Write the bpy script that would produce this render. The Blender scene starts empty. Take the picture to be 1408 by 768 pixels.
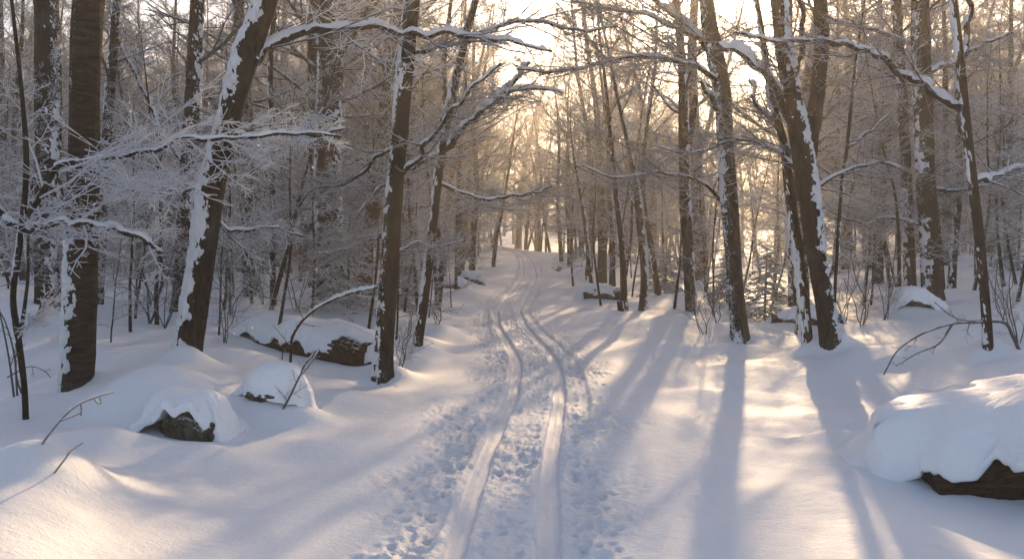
import bpy, math, random
import numpy as np
from mathutils import Vector

random.seed(7)
RNG = np.random.default_rng(11)
C = bpy.context.scene.collection
S = bpy.context.scene
F = 1173.0                      # focal length in photo pixels (1408 wide)
CAMZ = 1.6
HOR = 325.0
TH = math.atan((384 - HOR) / F)
CT, ST = math.cos(TH), math.sin(TH)

def P(px, py, d):
    """a photo pixel at a depth d (metres) -> world point"""
    a = (px - 704) / F * d
    b = (384 - py) / F * d
    return np.array([a, CT * d + ST * b, CAMZ - ST * d + CT * b])

def smooth(a, b, x):
    t = np.clip((x - a) / (b - a), 0, 1)
    return t * t * (3 - 2 * t)

# ------------------------------------------------------------------ noise
def _h(ix, iy, iz, seed):
    n = (ix.astype(np.int64) * 374761393 + iy.astype(np.int64) * 668265263 + iz * 2147483647 + seed * 974711) & 0xffffffff
    n = ((n ^ (n >> 13)) * 1274126177) & 0xffffffff
    n = ((n ^ (n >> 15)) * 2246822519) & 0xffffffff
    return ((n ^ (n >> 16)) & 0xffffff) / float(0xffffff)

def n2(x, y, seed=0):
    ix, iy = np.floor(x), np.floor(y)
    fx, fy = x - ix, y - iy
    fx = fx * fx * (3 - 2 * fx); fy = fy * fy * (3 - 2 * fy)
    z = np.int64(seed * 7 + 1)
    a = _h(ix, iy, z, seed); b = _h(ix + 1, iy, z, seed)
    c = _h(ix, iy + 1, z, seed); d = _h(ix + 1, iy + 1, z, seed)
    return (a + (b - a) * fx) * (1 - fy) + (c + (d - c) * fx) * fy - 0.5

def n3(x, y, z, seed=0):
    iz = np.floor(z); fz = z - iz; fz = fz * fz * (3 - 2 * fz)
    def lay(k):
        ix, iy = np.floor(x), np.floor(y)
        fx, fy = x - ix, y - iy
        fx = fx * fx * (3 - 2 * fx); fy = fy * fy * (3 - 2 * fy)
        zz = k.astype(np.int64)
        a = _h(ix, iy, zz, seed); b = _h(ix + 1, iy, zz, seed)
        c = _h(ix, iy + 1, zz, seed); d = _h(ix + 1, iy + 1, zz, seed)
        return (a + (b - a) * fx) * (1 - fy) + (c + (d - c) * fx) * fy
    return lay(iz) * (1 - fz) + lay(iz + 1) * fz - 0.5

def fbm2(x, y, seed=0, o=4):
    s = 0; a = 1; f = 1
    for i in range(o):
        s = s + a * n2(x * f + i * 17.3, y * f - i * 9.1, seed + i); a *= .5; f *= 2.03
    return s

def fbm3(x, y, z, seed=0, o=3, gain=.5):
    s = 0; a = 1; f = 1
    for i in range(o):
        s = s + a * n3(x * f + i * 7.3, y * f - i * 3.1, z * f, seed + i); a *= gain; f *= 2.03
    return s

# ------------------------------------------------------------------ mesh helpers
def mesh(name, verts, quads, mats, smoothf=True, matidx=None, tris=None):
    me = bpy.data.meshes.new(name)
    verts = np.asarray(verts, dtype=np.float32).reshape(-1, 3)
    quads = np.asarray(quads, dtype=np.int32).reshape(-1, 4)
    nq = len(quads)
    loops = quads.ravel(); starts = np.arange(nq) * 4; tot = np.full(nq, 4)
    if tris is not None and len(tris):
        tris = np.asarray(tris, dtype=np.int32).reshape(-1, 3)
        starts = np.concatenate([starts, nq * 4 + np.arange(len(tris)) * 3]); tot = np.concatenate([tot, np.full(len(tris), 3)])
        loops = np.concatenate([loops, tris.ravel()])
    me.vertices.add(len(verts)); me.vertices.foreach_set('co', verts.ravel())
    me.loops.add(len(loops)); me.loops.foreach_set('vertex_index', loops.astype(np.int32))
    me.polygons.add(len(starts))
    me.polygons.foreach_set('loop_start', starts.astype(np.int32))
    me.polygons.foreach_set('loop_total', tot.astype(np.int32))
    if matidx is not None:
        me.polygons.foreach_set('material_index', np.asarray(matidx, dtype=np.int32))
    me.polygons.foreach_set('use_smooth', np.full(len(starts), smoothf))
    me.update(calc_edges=True)
    for m in (mats if isinstance(mats, (list, tuple)) else [mats]):
        me.materials.append(m)
    return me

def link(name, me, parent=None, loc=None):
    o = bpy.data.objects.new(name, me)
    C.objects.link(o)
    if parent: o.parent = parent
    if loc is not None: o.location = loc
    return o

def tag(o, label=None, cat=None, group=None, kind=None):
    if label: o['label'] = label
    if cat: o['category'] = cat
    if group: o['group'] = group
    if kind: o['kind'] = kind
    return o

def thing(name, label, cat, loc, group=None):
    o = bpy.data.objects.new(name, None); C.objects.link(o)
    o.empty_display_size = .2
    o.location = loc
    return tag(o, label, cat, group)

class Acc:
    """collects tube geometry"""
    def __init__(s): s.v = []; s.q = []; s.m = []; s.n = 0
    def add(s, v, q, m=0):
        v = v.reshape(-1, 3); q = q.reshape(-1, 4)
        s.v.append(v); s.q.append(q + s.n); s.m.append(np.full(len(q), m)); s.n += len(v)
    def mesh(s, name, mats, off=(0, 0, 0), smoothf=True):
        if not s.v: return None
        return mesh(name, np.concatenate(s.v) - np.asarray(off), np.concatenate(s.q), mats, smoothf, np.concatenate(s.m))

def norm(v): return v / (np.linalg.norm(v, axis=-1, keepdims=True) + 1e-9)

def frames(pts):
    t = norm(np.gradient(pts, axis=-2))
    ta = norm(t.mean(axis=-2, keepdims=True))
    ref = np.where(np.abs(ta[..., 2:3]) > .8, np.array([0., -1., 0.]), np.array([0., 0., 1.]))
    side = norm(np.cross(t, ref)); up = np.cross(side, t)
    return t, side, up

def tubes(pts, rad, sides):
    """pts (M,n,3), rad (M,n) -> verts, quads"""
    M, n, _ = pts.shape
    t, side, up = frames(pts)
    a = np.arange(sides) * 2 * math.pi / sides + math.pi / 2
    ring = (np.cos(a)[None, None, :, None] * side[:, :, None, :] + np.sin(a)[None, None, :, None] * up[:, :, None, :])
    v = pts[:, :, None, :] + ring * rad[:, :, None, None]
    b = np.arange(M)[:, None, None] * n * sides + np.arange(n - 1)[None, :, None] * sides
    k = np.arange(sides)[None, None, :]; k2 = (k + 1) % sides
    q = np.stack([b + k, b + k2, b + sides + k2, b + sides + k], axis=-1)
    return v, q

def resample(ctrl, step=None, n=None):
    """Catmull-Rom through rows of ctrl (any number of columns); first three are xyz"""
    c = np.asarray(ctrl, float)
    if len(c) == 2: c = np.array([c[0], (c[0] + c[1]) / 2, c[1]])
    e = np.vstack([2 * c[0] - c[1], c, 2 * c[-1] - c[-2]])
    out = []
    for i in range(1, len(e) - 2):
        t = np.linspace(0, 1, 24, endpoint=False)[:, None]
        p0, p1, p2, p3 = e[i - 1], e[i], e[i + 1], e[i + 2]
        out.append(.5 * (2 * p1 + (p2 - p0) * t + (2 * p0 - 5 * p1 + 4 * p2 - p3) * t ** 2 + (3 * p1 - p0 - 3 * p2 + p3) * t ** 3))
    out.append(c[-1:]); out = np.vstack(out)
    d = np.concatenate([[0], np.cumsum(np.linalg.norm(np.diff(out[:, :3], axis=0), axis=1))])
    if n is None: n = max(3, int(d[-1] / step) + 1)
    s = np.linspace(0, d[-1], n)
    return np.stack([np.interp(s, d, out[:, k]) for k in range(out.shape[1])], axis=1)

# ------------------------------------------------------------------ materials
def newmat(name):
    m = bpy.data.materials.new(name); m.use_nodes = True
    nt = m.node_tree; nt.nodes.clear()
    out = nt.nodes.new('ShaderNodeOutputMaterial')
    return m, nt, out
def N(nt, t, **kw):
    n = nt.nodes.new(t)
    for k, v in kw.items():
        if k in n.inputs: n.inputs[k].default_value = v
        else: setattr(n, k, v)
    return n
def ramp(nt, src, a, b, ca=(0, 0, 0, 1), cb=(1, 1, 1, 1)):
    r = nt.nodes.new('ShaderNodeValToRGB')
    r.color_ramp.elements[0].position = a; r.color_ramp.elements[0].color = ca
    r.color_ramp.elements[1].position = b; r.color_ramp.elements[1].color = cb
    nt.links.new(src, r.inputs[0]); return r
def math_(nt, op, a, b=None, clamp=False):
    m = nt.nodes.new('ShaderNodeMath'); m.operation = op; m.use_clamp = clamp
    for i, v in enumerate((a, b)):
        if v is None: continue
        if isinstance(v, (int, float)): m.inputs[i].default_value = v
        else: nt.links.new(v, m.inputs[i])
    return m.outputs[0]

SNOWC = (.86, .87, .89, 1)

def mat_ground():
    m, nt, out = newmat('snow_ground')
    L = nt.links
    geo = N(nt, 'ShaderNodeNewGeometry'); tc = N(nt, 'ShaderNodeTexCoord')
    p = N(nt, 'ShaderNodeBsdfPrincipled')
    p.inputs['Base Color'].default_value = SNOWC
    p.inputs['Specular IOR Level'].default_value = .35
    at = N(nt, 'ShaderNodeAttribute', attribute_name='packed')
    r = nt.nodes.new('ShaderNodeMapRange'); L.new(at.outputs['Fac'], r.inputs[0])
    r.inputs[3].default_value = .65; r.inputs[4].default_value = .55
    L.new(r.outputs[0], p.inputs['Roughness'])
    # fine grain: rippled crust and single crystals
    mp = N(nt, 'ShaderNodeMapping'); L.new(tc.outputs['Object'], mp.inputs[0]); mp.inputs['Scale'].default_value = (1, 1.6, 1)
    a = N(nt, 'ShaderNodeTexNoise', Scale=38.0, Detail=4.0, Roughness=.6); L.new(mp.outputs[0], a.inputs[0])
    b = N(nt, 'ShaderNodeTexNoise', Scale=230.0, Detail=2.0, Roughness=.7); L.new(tc.outputs['Object'], b.inputs[0])
    b1 = N(nt, 'ShaderNodeBump', Strength=.55, Distance=.02); L.new(a.outputs['Fac'], b1.inputs['Height'])
    at2 = N(nt, 'ShaderNodeAttribute', attribute_name='churned')
    st = math_(nt, 'MULTIPLY', math_(nt, 'ADD', .32, math_(nt, 'MULTIPLY', at2.outputs['Fac'], .65)), math_(nt, 'SUBTRACT', 1.0, math_(nt, 'MULTIPLY', at.outputs['Fac'], .65)))
    L.new(st, b1.inputs['Strength'])
    c_ = N(nt, 'ShaderNodeTexNoise', Scale=9.0, Detail=5.0, Roughness=.55); L.new(mp.outputs[0], c_.inputs[0])
    b0 = N(nt, 'ShaderNodeBump', Strength=.22, Distance=.04); L.new(c_.outputs['Fac'], b0.inputs['Height']); L.new(b0.outputs[0], b1.inputs['Normal'])
    b2 = N(nt, 'ShaderNodeBump', Strength=.6, Distance=.006); L.new(b.outputs['Fac'], b2.inputs['Height']); L.new(b1.outputs[0], b2.inputs['Normal'])
    L.new(b2.outputs[0], p.inputs['Normal'])
    # tiny tint variation of the snow itself
    v = N(nt, 'ShaderNodeTexNoise', Scale=.7, Detail=3.0); L.new(tc.outputs['Object'], v.inputs[0])
    cr = ramp(nt, v.outputs['Fac'], .35, .7, (.83, .845, .875, 1), (.88, .88, .885, 1)); L.new(cr.outputs[0], p.inputs['Base Color'])
    # light soaks through loose snow: a little translucency
    t = N(nt, 'ShaderNodeBsdfTranslucent'); t.inputs[0].default_value = (.8, .82, .88, 1); L.new(b2.outputs[0], t.inputs['Normal'])
    L.new(p.outputs[0], out.inputs[0])
    return m

def mat_snow(name='snow_clump', trans=.3):
    m, nt, out = newmat(name); L = nt.links
    tc = N(nt, 'ShaderNodeTexCoord')
    p = N(nt, 'ShaderNodeBsdfPrincipled'); p.inputs['Base Color'].default_value = SNOWC
    p.inputs['Roughness'].default_value = .6; p.inputs['Specular IOR Level'].default_value = .3
    a = N(nt, 'ShaderNodeTexNoise', Scale=45.0, Detail=5.0, Roughness=.6); L.new(tc.outputs['Object'], a.inputs[0])
    b1 = N(nt, 'ShaderNodeBump', Strength=.45, Distance=.012); L.new(a.outputs['Fac'], b1.inputs['Height'])
    L.new(b1.outputs[0], p.inputs['Normal'])
    if trans:
        t = N(nt, 'ShaderNodeBsdfTranslucent'); t.inputs[0].default_value = (.85, .86, .9, 1); L.new(b1.outputs[0], t.inputs['Normal'])
        mx = N(nt, 'ShaderNodeMixShader'); mx.inputs[0].default_value = trans
        L.new(p.outputs[0], mx.inputs[1]); L.new(t.outputs[0], mx.inputs[2]); L.new(mx.outputs[0], out.inputs[0])
    else: L.new(p.outputs[0], out.inputs[0])
    return m

def mat_bark(name, c1, c2, vs=(14, 14, 2.2), snow=.35, bump=1.0, vor=.35, dirv=None):
    """bark with frost crumbs caught in its cracks and on its ledges"""
    m, nt, out = newmat(name); L = nt.links
    tc = N(nt, 'ShaderNodeTexCoord'); geo = N(nt, 'ShaderNodeNewGeometry')
    mp = N(nt, 'ShaderNodeMapping'); mp.inputs['Scale'].default_value = vs
    wn = N(nt, 'ShaderNodeTexNoise', Scale=5.0, Detail=4.0); L.new(tc.outputs['Object'], wn.inputs[0])
    wv = nt.nodes.new('ShaderNodeVectorMath'); wv.operation = 'MULTIPLY_ADD'; L.new(wn.outputs['Color'], wv.inputs[0]); wv.inputs[1].default_value = (.14, .14, .14); L.new(tc.outputs['Object'], wv.inputs[2])
    L.new(wv.outputs[0], mp.inputs[0])
    a = N(nt, 'ShaderNodeTexNoise', Scale=1.6, Detail=6.0, Roughness=.65); L.new(mp.outputs[0], a.inputs[0])
    vo = N(nt, 'ShaderNodeTexVoronoi', Scale=1.3, feature='DISTANCE_TO_EDGE'); L.new(mp.outputs[0], vo.inputs[0])
    ve = ramp(nt, vo.outputs['Distance'], 0, .22)
    hgt = math_(nt, 'ADD', math_(nt, 'MULTIPLY', ve.outputs[0], vor), math_(nt, 'MULTIPLY', math_(nt, 'SUBTRACT', a.outputs['Fac'], .22), 1.6))
    cr = ramp(nt, hgt, .25, .95, c1, c2)
    big = N(nt, 'ShaderNodeTexNoise', Scale=2.1, Detail=4.0); L.new(tc.outputs['Object'], big.inputs[0])
    # pale lichen blotches
    li = ramp(nt, big.outputs['Fac'], .56, .68)
    mixl = N(nt, 'ShaderNodeMix', data_type='RGBA'); L.new(math_(nt, 'MULTIPLY', li.outputs[0], .2), mixl.inputs['Factor'])
    L.new(cr.outputs[0], mixl.inputs[6]); mixl.inputs[7].default_value = (.17, .17, .14, 1)
    # snow crumbs
    sn = N(nt, 'ShaderNodeTexNoise', Scale=34.0, Detail=6.0, Roughness=.75); L.new(tc.outputs['Object'], sn.inputs[0])
    sn2 = N(nt, 'ShaderNodeTexNoise', Scale=3.0, Detail=3.0); L.new(tc.outputs['Object'], sn2.inputs[0])
    sx = N(nt, 'ShaderNodeSeparateXYZ'); L.new(geo.outputs['Normal'], sx.inputs[0])
    f = math_(nt, 'ADD', math_(nt, 'MULTIPLY', sn.outputs['Fac'], 1.0), math_(nt, 'MULTIPLY', sx.outputs[2], .35))
    f = math_(nt, 'ADD', f, math_(nt, 'MULTIPLY', math_(nt, 'SUBTRACT', sn2.outputs['Fac'], .5), .5))
    if dirv is not None:
        dp = nt.nodes.new('ShaderNodeVectorMath'); dp.operation = 'DOT_PRODUCT'; L.new(geo.outputs['Normal'], dp.inputs[0]); dp.inputs[1].default_value = dirv
        f = math_(nt, 'ADD', f, math_(nt, 'MULTIPLY', math_(nt, 'SUBTRACT', dp.outputs['Value'], .45), .34))
    sf = ramp(nt, f, .80 - snow * .25, .87 - snow * .25)
    mx = N(nt, 'ShaderNodeMix', data_type='RGBA'); L.new(sf.outputs[0], mx.inputs['Factor'])
    L.new(mixl.outputs[2], mx.inputs[6]); mx.inputs[7].default_value = SNOWC
    p = N(nt, 'ShaderNodeBsdfPrincipled'); p.inputs['Roughness'].default_value = .85; p.inputs['Specular IOR Level'].default_value = .2
    L.new(mx.outputs[2], p.inputs['Base Color'])
    h2 = math_(nt, 'ADD', hgt, math_(nt, 'MULTIPLY', sf.outputs[0], .6))
    b = N(nt, 'ShaderNodeBump', Strength=bump, Distance=.02); L.new(h2, b.inputs['Height']); L.new(b.outputs[0], p.inputs['Normal'])
    L.new(p.outputs[0], out.inputs[0])
    return m

def mat_twig(name, frost, top, dark=(.055, .042, .035, 1), trans=.35, green=None):
    """dark twig with snow along its upper side and rime over the rest"""
    m, nt, out = newmat(name); L = nt.links
    tc = N(nt, 'ShaderNodeTexCoord'); geo = N(nt, 'ShaderNodeNewGeometry')
    sx = N(nt, 'ShaderNodeSeparateXYZ'); L.new(geo.outputs['Normal'], sx.inputs[0])
    a = N(nt, 'ShaderNodeTexNoise', Scale=9.0, Detail=3.0); L.new(tc.outputs['Object'], a.inputs[0])
    f = math_(nt, 'ADD', math_(nt, 'MULTIPLY', sx.outputs[2], .9), math_(nt, 'MULTIPLY', math_(nt, 'SUBTRACT', a.outputs['Fac'], .5), 2.2))
    f = math_(nt, 'ADD', f, top)
    fr = math_(nt, 'MULTIPLY', math_(nt, 'ADD', f, 0), 1.6, True)
    f = math_(nt, 'MAXIMUM', fr, frost)
    mx = N(nt, 'ShaderNodeMix', data_type='RGBA'); L.new(f, mx.inputs['Factor'])
    mx.inputs[6].default_value = green or dark; mx.inputs[7].default_value = SNOWC
    d = N(nt, 'ShaderNodeBsdfDiffuse'); L.new(mx.outputs[2], d.inputs[0])
    t = N(nt, 'ShaderNodeBsdfTranslucent'); L.new(mx.outputs[2], t.inputs[0])
    ms = N(nt, 'ShaderNodeMixShader'); ms.inputs[0].default_value = trans
    L.new(math_(nt, 'MULTIPLY', f, trans), ms.inputs[0])
    L.new(d.outputs[0], ms.inputs[1]); L.new(t.outputs[0], ms.inputs[2]); L.new(ms.outputs[0], out.inputs[0])
    return m

M_GROUND = mat_ground()
M_SNOW = mat_snow('loose_snow', .22)
M_DEEP = mat_snow('deep_snow', .0)
M_FLAKE = mat_snow('snowflake', .65)
M_BARK = mat_bark('dark_bark', (.006, .005, .004, 1), (.048, .032, .022, 1))
M_BARK2 = mat_bark('brown_banded_bark', (.012, .008, .005, 1), (.105, .068, .040, 1), vs=(3, 3, 22), snow=.25, vor=.08)
M_BARK3 = mat_bark('snowy_bark', (.012, .009, .007, 1), (.055, .04, .03, 1), snow=.6)
_B1 = ((.005, .004, .003, 1), (.044, .029, .019, 1)); _B3 = ((.010, .008, .006, 1), (.055, .04, .03, 1)); _B2 = ((.012, .008, .005, 1), (.105, .068, .040, 1))
M_DUST = {('dark', -1): mat_bark('dark_bark_dusted_west', *_B1, snow=.35, dirv=(-.95, -.2, .25)), ('dark', 1): mat_bark('dark_bark_dusted_east', *_B1, snow=.35, dirv=(.95, -.2, .25)),
          ('snowy', -1): mat_bark('snowy_bark_west', *_B3, snow=.6, dirv=(-.9, -.35, .25)), ('snowy', 1): mat_bark('snowy_bark_east', *_B3, snow=.6, dirv=(.9, -.35, .25)),
          ('banded', -1): mat_bark('banded_bark_west', *_B2, vs=(3, 3, 22), snow=.25, vor=.08, dirv=(-.95, -.2, .2))}
M_WOOD = mat_bark('wet_log_bark', (.008, .005, .003, 1), (.11, .06, .028, 1), vs=(2.2, 22, 22), snow=.12, bump=1.0, vor=.12)
M_ROCK = mat_bark('mossy_rock', (.012, .011, .009, 1), (.10, .09, .055, 1), vs=(9, 9, 9), snow=.15, bump=1.0)
M_TWIG = mat_twig('frosted_twig', .26, .08, trans=.8)
M_FROST = mat_twig('rimed_twig', .75, .6, trans=.55)
M_LIMB = mat_twig('limb_snow_topped', .04, -.12, trans=.2)
M_DARKT = mat_twig('bare_twig', .06, -.35, trans=.1)
M_NEEDLE = mat_twig('snowy_needles', .22, .05, trans=.25, green=(.035, .055, .028, 1))
M_GREEN = mat_twig('green_sprig', .15, -.1, trans=.2, green=(.06, .09, .03, 1))

# ------------------------------------------------------------------ trail and terrain
_pc = [(-30, -.6), (-5, -.4), (1, -.22), (4.2, -.066), (5.9, .01), (8.7, .26), (11, .31), (13, .18), (15.6, -.03), (18.8, -.13), (23.5, .14), (32, .62), (40, .75), (50, .80), (60, .3), (75, -2.5), (100, -10), (180, -40)]
_yy = np.linspace(-30, 180, 4201)
_xx = np.interp(_yy, [a for a, b in _pc], [b for a, b in _pc])
_k = np.hanning(31); _k /= _k.sum()
_xx = np.convolve(np.pad(_xx, 15, mode='edge'), _k, 'valid')
def pathx(y): return np.interp(y, _yy, _xx)
def pathz(y): return np.interp(y, [-30, 20, 30, 45, 70, 100, 150, 200], [0, 0, .08, .28, .75, 2.2, 6.5, 11])

# control points: (px, py, depth) where the snow surface shows in the photo
CP = [(50, 655, 4.7), (0, 690, 4.3), (150, 700, 4.7), (250, 740, 4.4), (300, 660, 5.6), (40, 610, 6.4), (170, 615, 6.2),
      (20, 520, 8.2), (110, 560, 8.0), (200, 500, 8.6), (255, 523, 8.4), (0, 425, 10.5), (180, 445, 11), (90, 430, 13), (20, 405, 15),
      (320, 455, 11.5), (400, 480, 11.0), (400, 425, 15), (300, 400, 18), (100, 395, 20), (500, 420, 15), (200, 380, 30), (400, 378, 30), (0, 378, 30),
      (350, 560, 7.6), (430, 590, 7.1), (450, 640, 6.0), (527, 522, 9.5), (480, 560, 8.0), (560, 535, 9.0), (573, 480, 12), (620, 440, 16), (630, 405, 22), (640, 385, 32),
      (850, 500, 10.7), (900, 550, 8.4), (1000, 500, 10.6), (1018, 465, 12.6), (950, 430, 16), (880, 430, 17.5), (857, 438, 16.5), (830, 410, 21), (800, 385, 31),
      (1140, 484, 10.4), (1100, 540, 8.8), (1060, 445, 15), (1180, 440, 14), (1283, 414, 14.5), (1250, 430, 13.2), (1200, 400, 19), (1358, 492, 9.0), (1408, 440, 11), (1480, 420, 12),
      (1408, 352, 24), (1300, 362, 25), (1150, 372, 28), (1000, 385, 26), (1130, 620, 6.6), (1000, 640, 6.0), (1200, 560, 7.9), (1240, 700, 5.1), (1408, 720, 4.8), (1150, 768, 4.2), (1000, 768, 4.2), (1500, 640, 5.6),
      (300, 768, 4.0), (480, 768, 4.2), (-200, 600, 7), (-300, 420, 12), (-200, 360, 25), (1650, 560, 7), (1700, 420, 12), (1650, 330, 25),
      (0, 372, 55), (400, 366, 55), (1000, 366, 55), (1408, 345, 50), (0, 345, 95), (1408, 330, 95), (560, 350, 95), (900, 350, 95)]
_cp = np.array([P(*c) for c in CP])
_ps = np.array([(pathx(y) + dx, y, pathz(y)) for y in (2, 4, 5.5, 7.5, 10, 13, 17, 22, 30, 42, 60) for dx in ((-.5, .5) if y < 20 else (0,))])
_cp = np.vstack([_cp, _ps, [(-14, 0, .9), (14, 0, .6), (-6, -2, .5), (6, -2, .3), (0, -10, .1), (-12, -12, .6), (12, -12, .5)]])
def _uv(x, y):
    q = np.hypot(np.maximum(y, 0), 3.0)
    return np.stack([x / q * 2.0, np.log(q) * 1.3 + np.minimum(y, 0) * .1], axis=-1)
_cu = _uv(_cp[:, 0], _cp[:, 1])
def _phi(r2): return np.sqrt(r2 + .02)
_A = _phi(((_cu[:, None] - _cu[None]) ** 2).sum(-1)) - np.eye(len(_cu)) * .012
_A = np.block([[_A, np.ones((len(_cu), 1))], [np.ones((1, len(_cu))), np.zeros((1, 1))]])
_W = np.linalg.lstsq(_A, np.concatenate([_cp[:, 2], [0]]), rcond=None)[0]

BUMPS = []   # (x, y, rx, ry, h) mounds
def bump(px, d, wpx, h, ry=None):
    x = (px - 704) / F * d; r = wpx / F * d / 2
    BUMPS.append((x, d * 1.0, r, ry or r, h))
bump(60, 4.75, 190, .20, .35)
bump(190, 7.6, 240, .16, .45)
bump(470, 8.2, 120, .08, .5)
bump(330, 9.4, 160, .16, .4)
bump(215, 7.25, 190, .30, .42)
bump(150, 7.0, 120, .12, .3)
bump(385, 7.25, 130, .20, .28)
bump(340, 8.6, 160, .10, .3)
bump(250, 8.3, 70, .20, .22)
bump(100, 8.3, 70, .06, .3)
bump(1150, 10.3, 70, .16, .3)
bump(1105, 10.2, 40, .08, .2)
bump(1362, 9.1, 50, .10, .25)
bump(1283, 14.4, 110, .20, .5)
bump(1245, 13.0, 70, .2, .3)
bump(1160, 6.6, 120, .13, .28)
bump(520, 9.8, 70, .10, .25)
bump(575, 12.2, 90, .18, .4)
bump(600, 13.6, 80, .18, .5)
bump(560, 10.7, 80, .15, .35)
bump(590, 16.0, 70, .22, .5)
bump(640, 22, 60, .22, .8)
bump(625, 26, 60, .25, .8)
bump(930, 11.6, 260, .05, .25)
bump(30, 7.4, 100, .12, .4)
bump(450, 14, 200, .25, .8)
bump(280, 6.0, 150, .10, .3)
bump(420, 6.4, 110, .07, .35)
bump(270, 8.1, 260, .16, .5)
for px_, d_ in [(104, 8.0), (527, 9.5), (573, 11), (1018, 12.5), (1143, 10.2), (1359, 9.0), (1282, 13.8), (950, 16), (884, 17.5), (440, 14.2), (343, 17.5), (66, 12), (1110, 10.4)]:
    BUMPS.append(((px_ - 704) / F * d_ + .07, d_ + .10, .26, .24, .10)); BUMPS.append(((px_ - 704) / F * d_ - .10, d_ - .26, .16, .12, -.05))
bump(560, 11.2, 120, .14, .35)
bump(610, 14.6, 90, .14, .5)
bump(640, 18.0, 80, .14, .7)
bump(820, 16.5, 90, .10, .7)
bump(150, 5.9, 130, .12, .3)
bump(980, 8.6, 150, .07, .3)
bump(1090, 7.6, 130, .08, .4)
bump(1230, 9.6, 150, .14, .4)
bump(1030, 13.5, 160, .14, .5)
bump(890, 14, 120, .10, .6)
bump(1180, 12.4, 110, .14, .5)
bump(40, 10.5, 200, .2, .6)
bump(320, 13, 200, .22, .6)
bump(822, 21, 60, .16, .6)

def H(x, y, micro=True):
    x = np.asarray(x, float); y = np.asarray(y, float)
    shp = np.broadcast(x, y).shape; x = np.broadcast_to(x, shp).ravel(); y = np.broadcast_to(y, shp).ravel()
    z = np.empty(len(x))
    yc = np.clip(y, -14, 100); 
    lim = 1.25 * np.hypot(np.maximum(yc, 0), 12.0)
    xc = np.clip(x, -lim, lim)
    uv = _uv(xc, yc)
    for i in range(0, len(x), 60000):
        u = uv[i:i + 60000]
        z[i:i + 60000] = _phi(((u[:, None] - _cu[None]) ** 2).sum(-1)) @ _W[:-1] + _W[-1]
    z = z + np.where(y > 70, pathz(y) - pathz(70), 0) * smooth(70, 100, y)
    s = np.abs(x - pathx(y))
    w = smooth(.9, 2.3, s)
    z = pathz(y) * (1 - w) + z * w
    for (bx, by, rx, ry, h) in BUMPS:
        m = (np.abs(x - bx) < 3 * rx) & (np.abs(y - by) < 3 * ry)
        if m.any():
            z[m] += h * np.exp(-((x[m] - bx) / rx) ** 2 - ((y[m] - by) / ry) ** 2)
    if micro:
        w2 = smooth(.7, 2.4, s)
        z = z + w2 * (.21 * fbm2(x * .5, y * .5, 3, 2) + .075 * fbm2(x * 1.3, y * 1.3, 5, 3)) + w2 * .10 * smooth(14, 22, y) * fbm2(x * .8, y * .8, 9, 2)
    return z.reshape(shp)

def ground(x, y): return float(H(np.array([x]), np.array([y]))[0])

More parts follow.
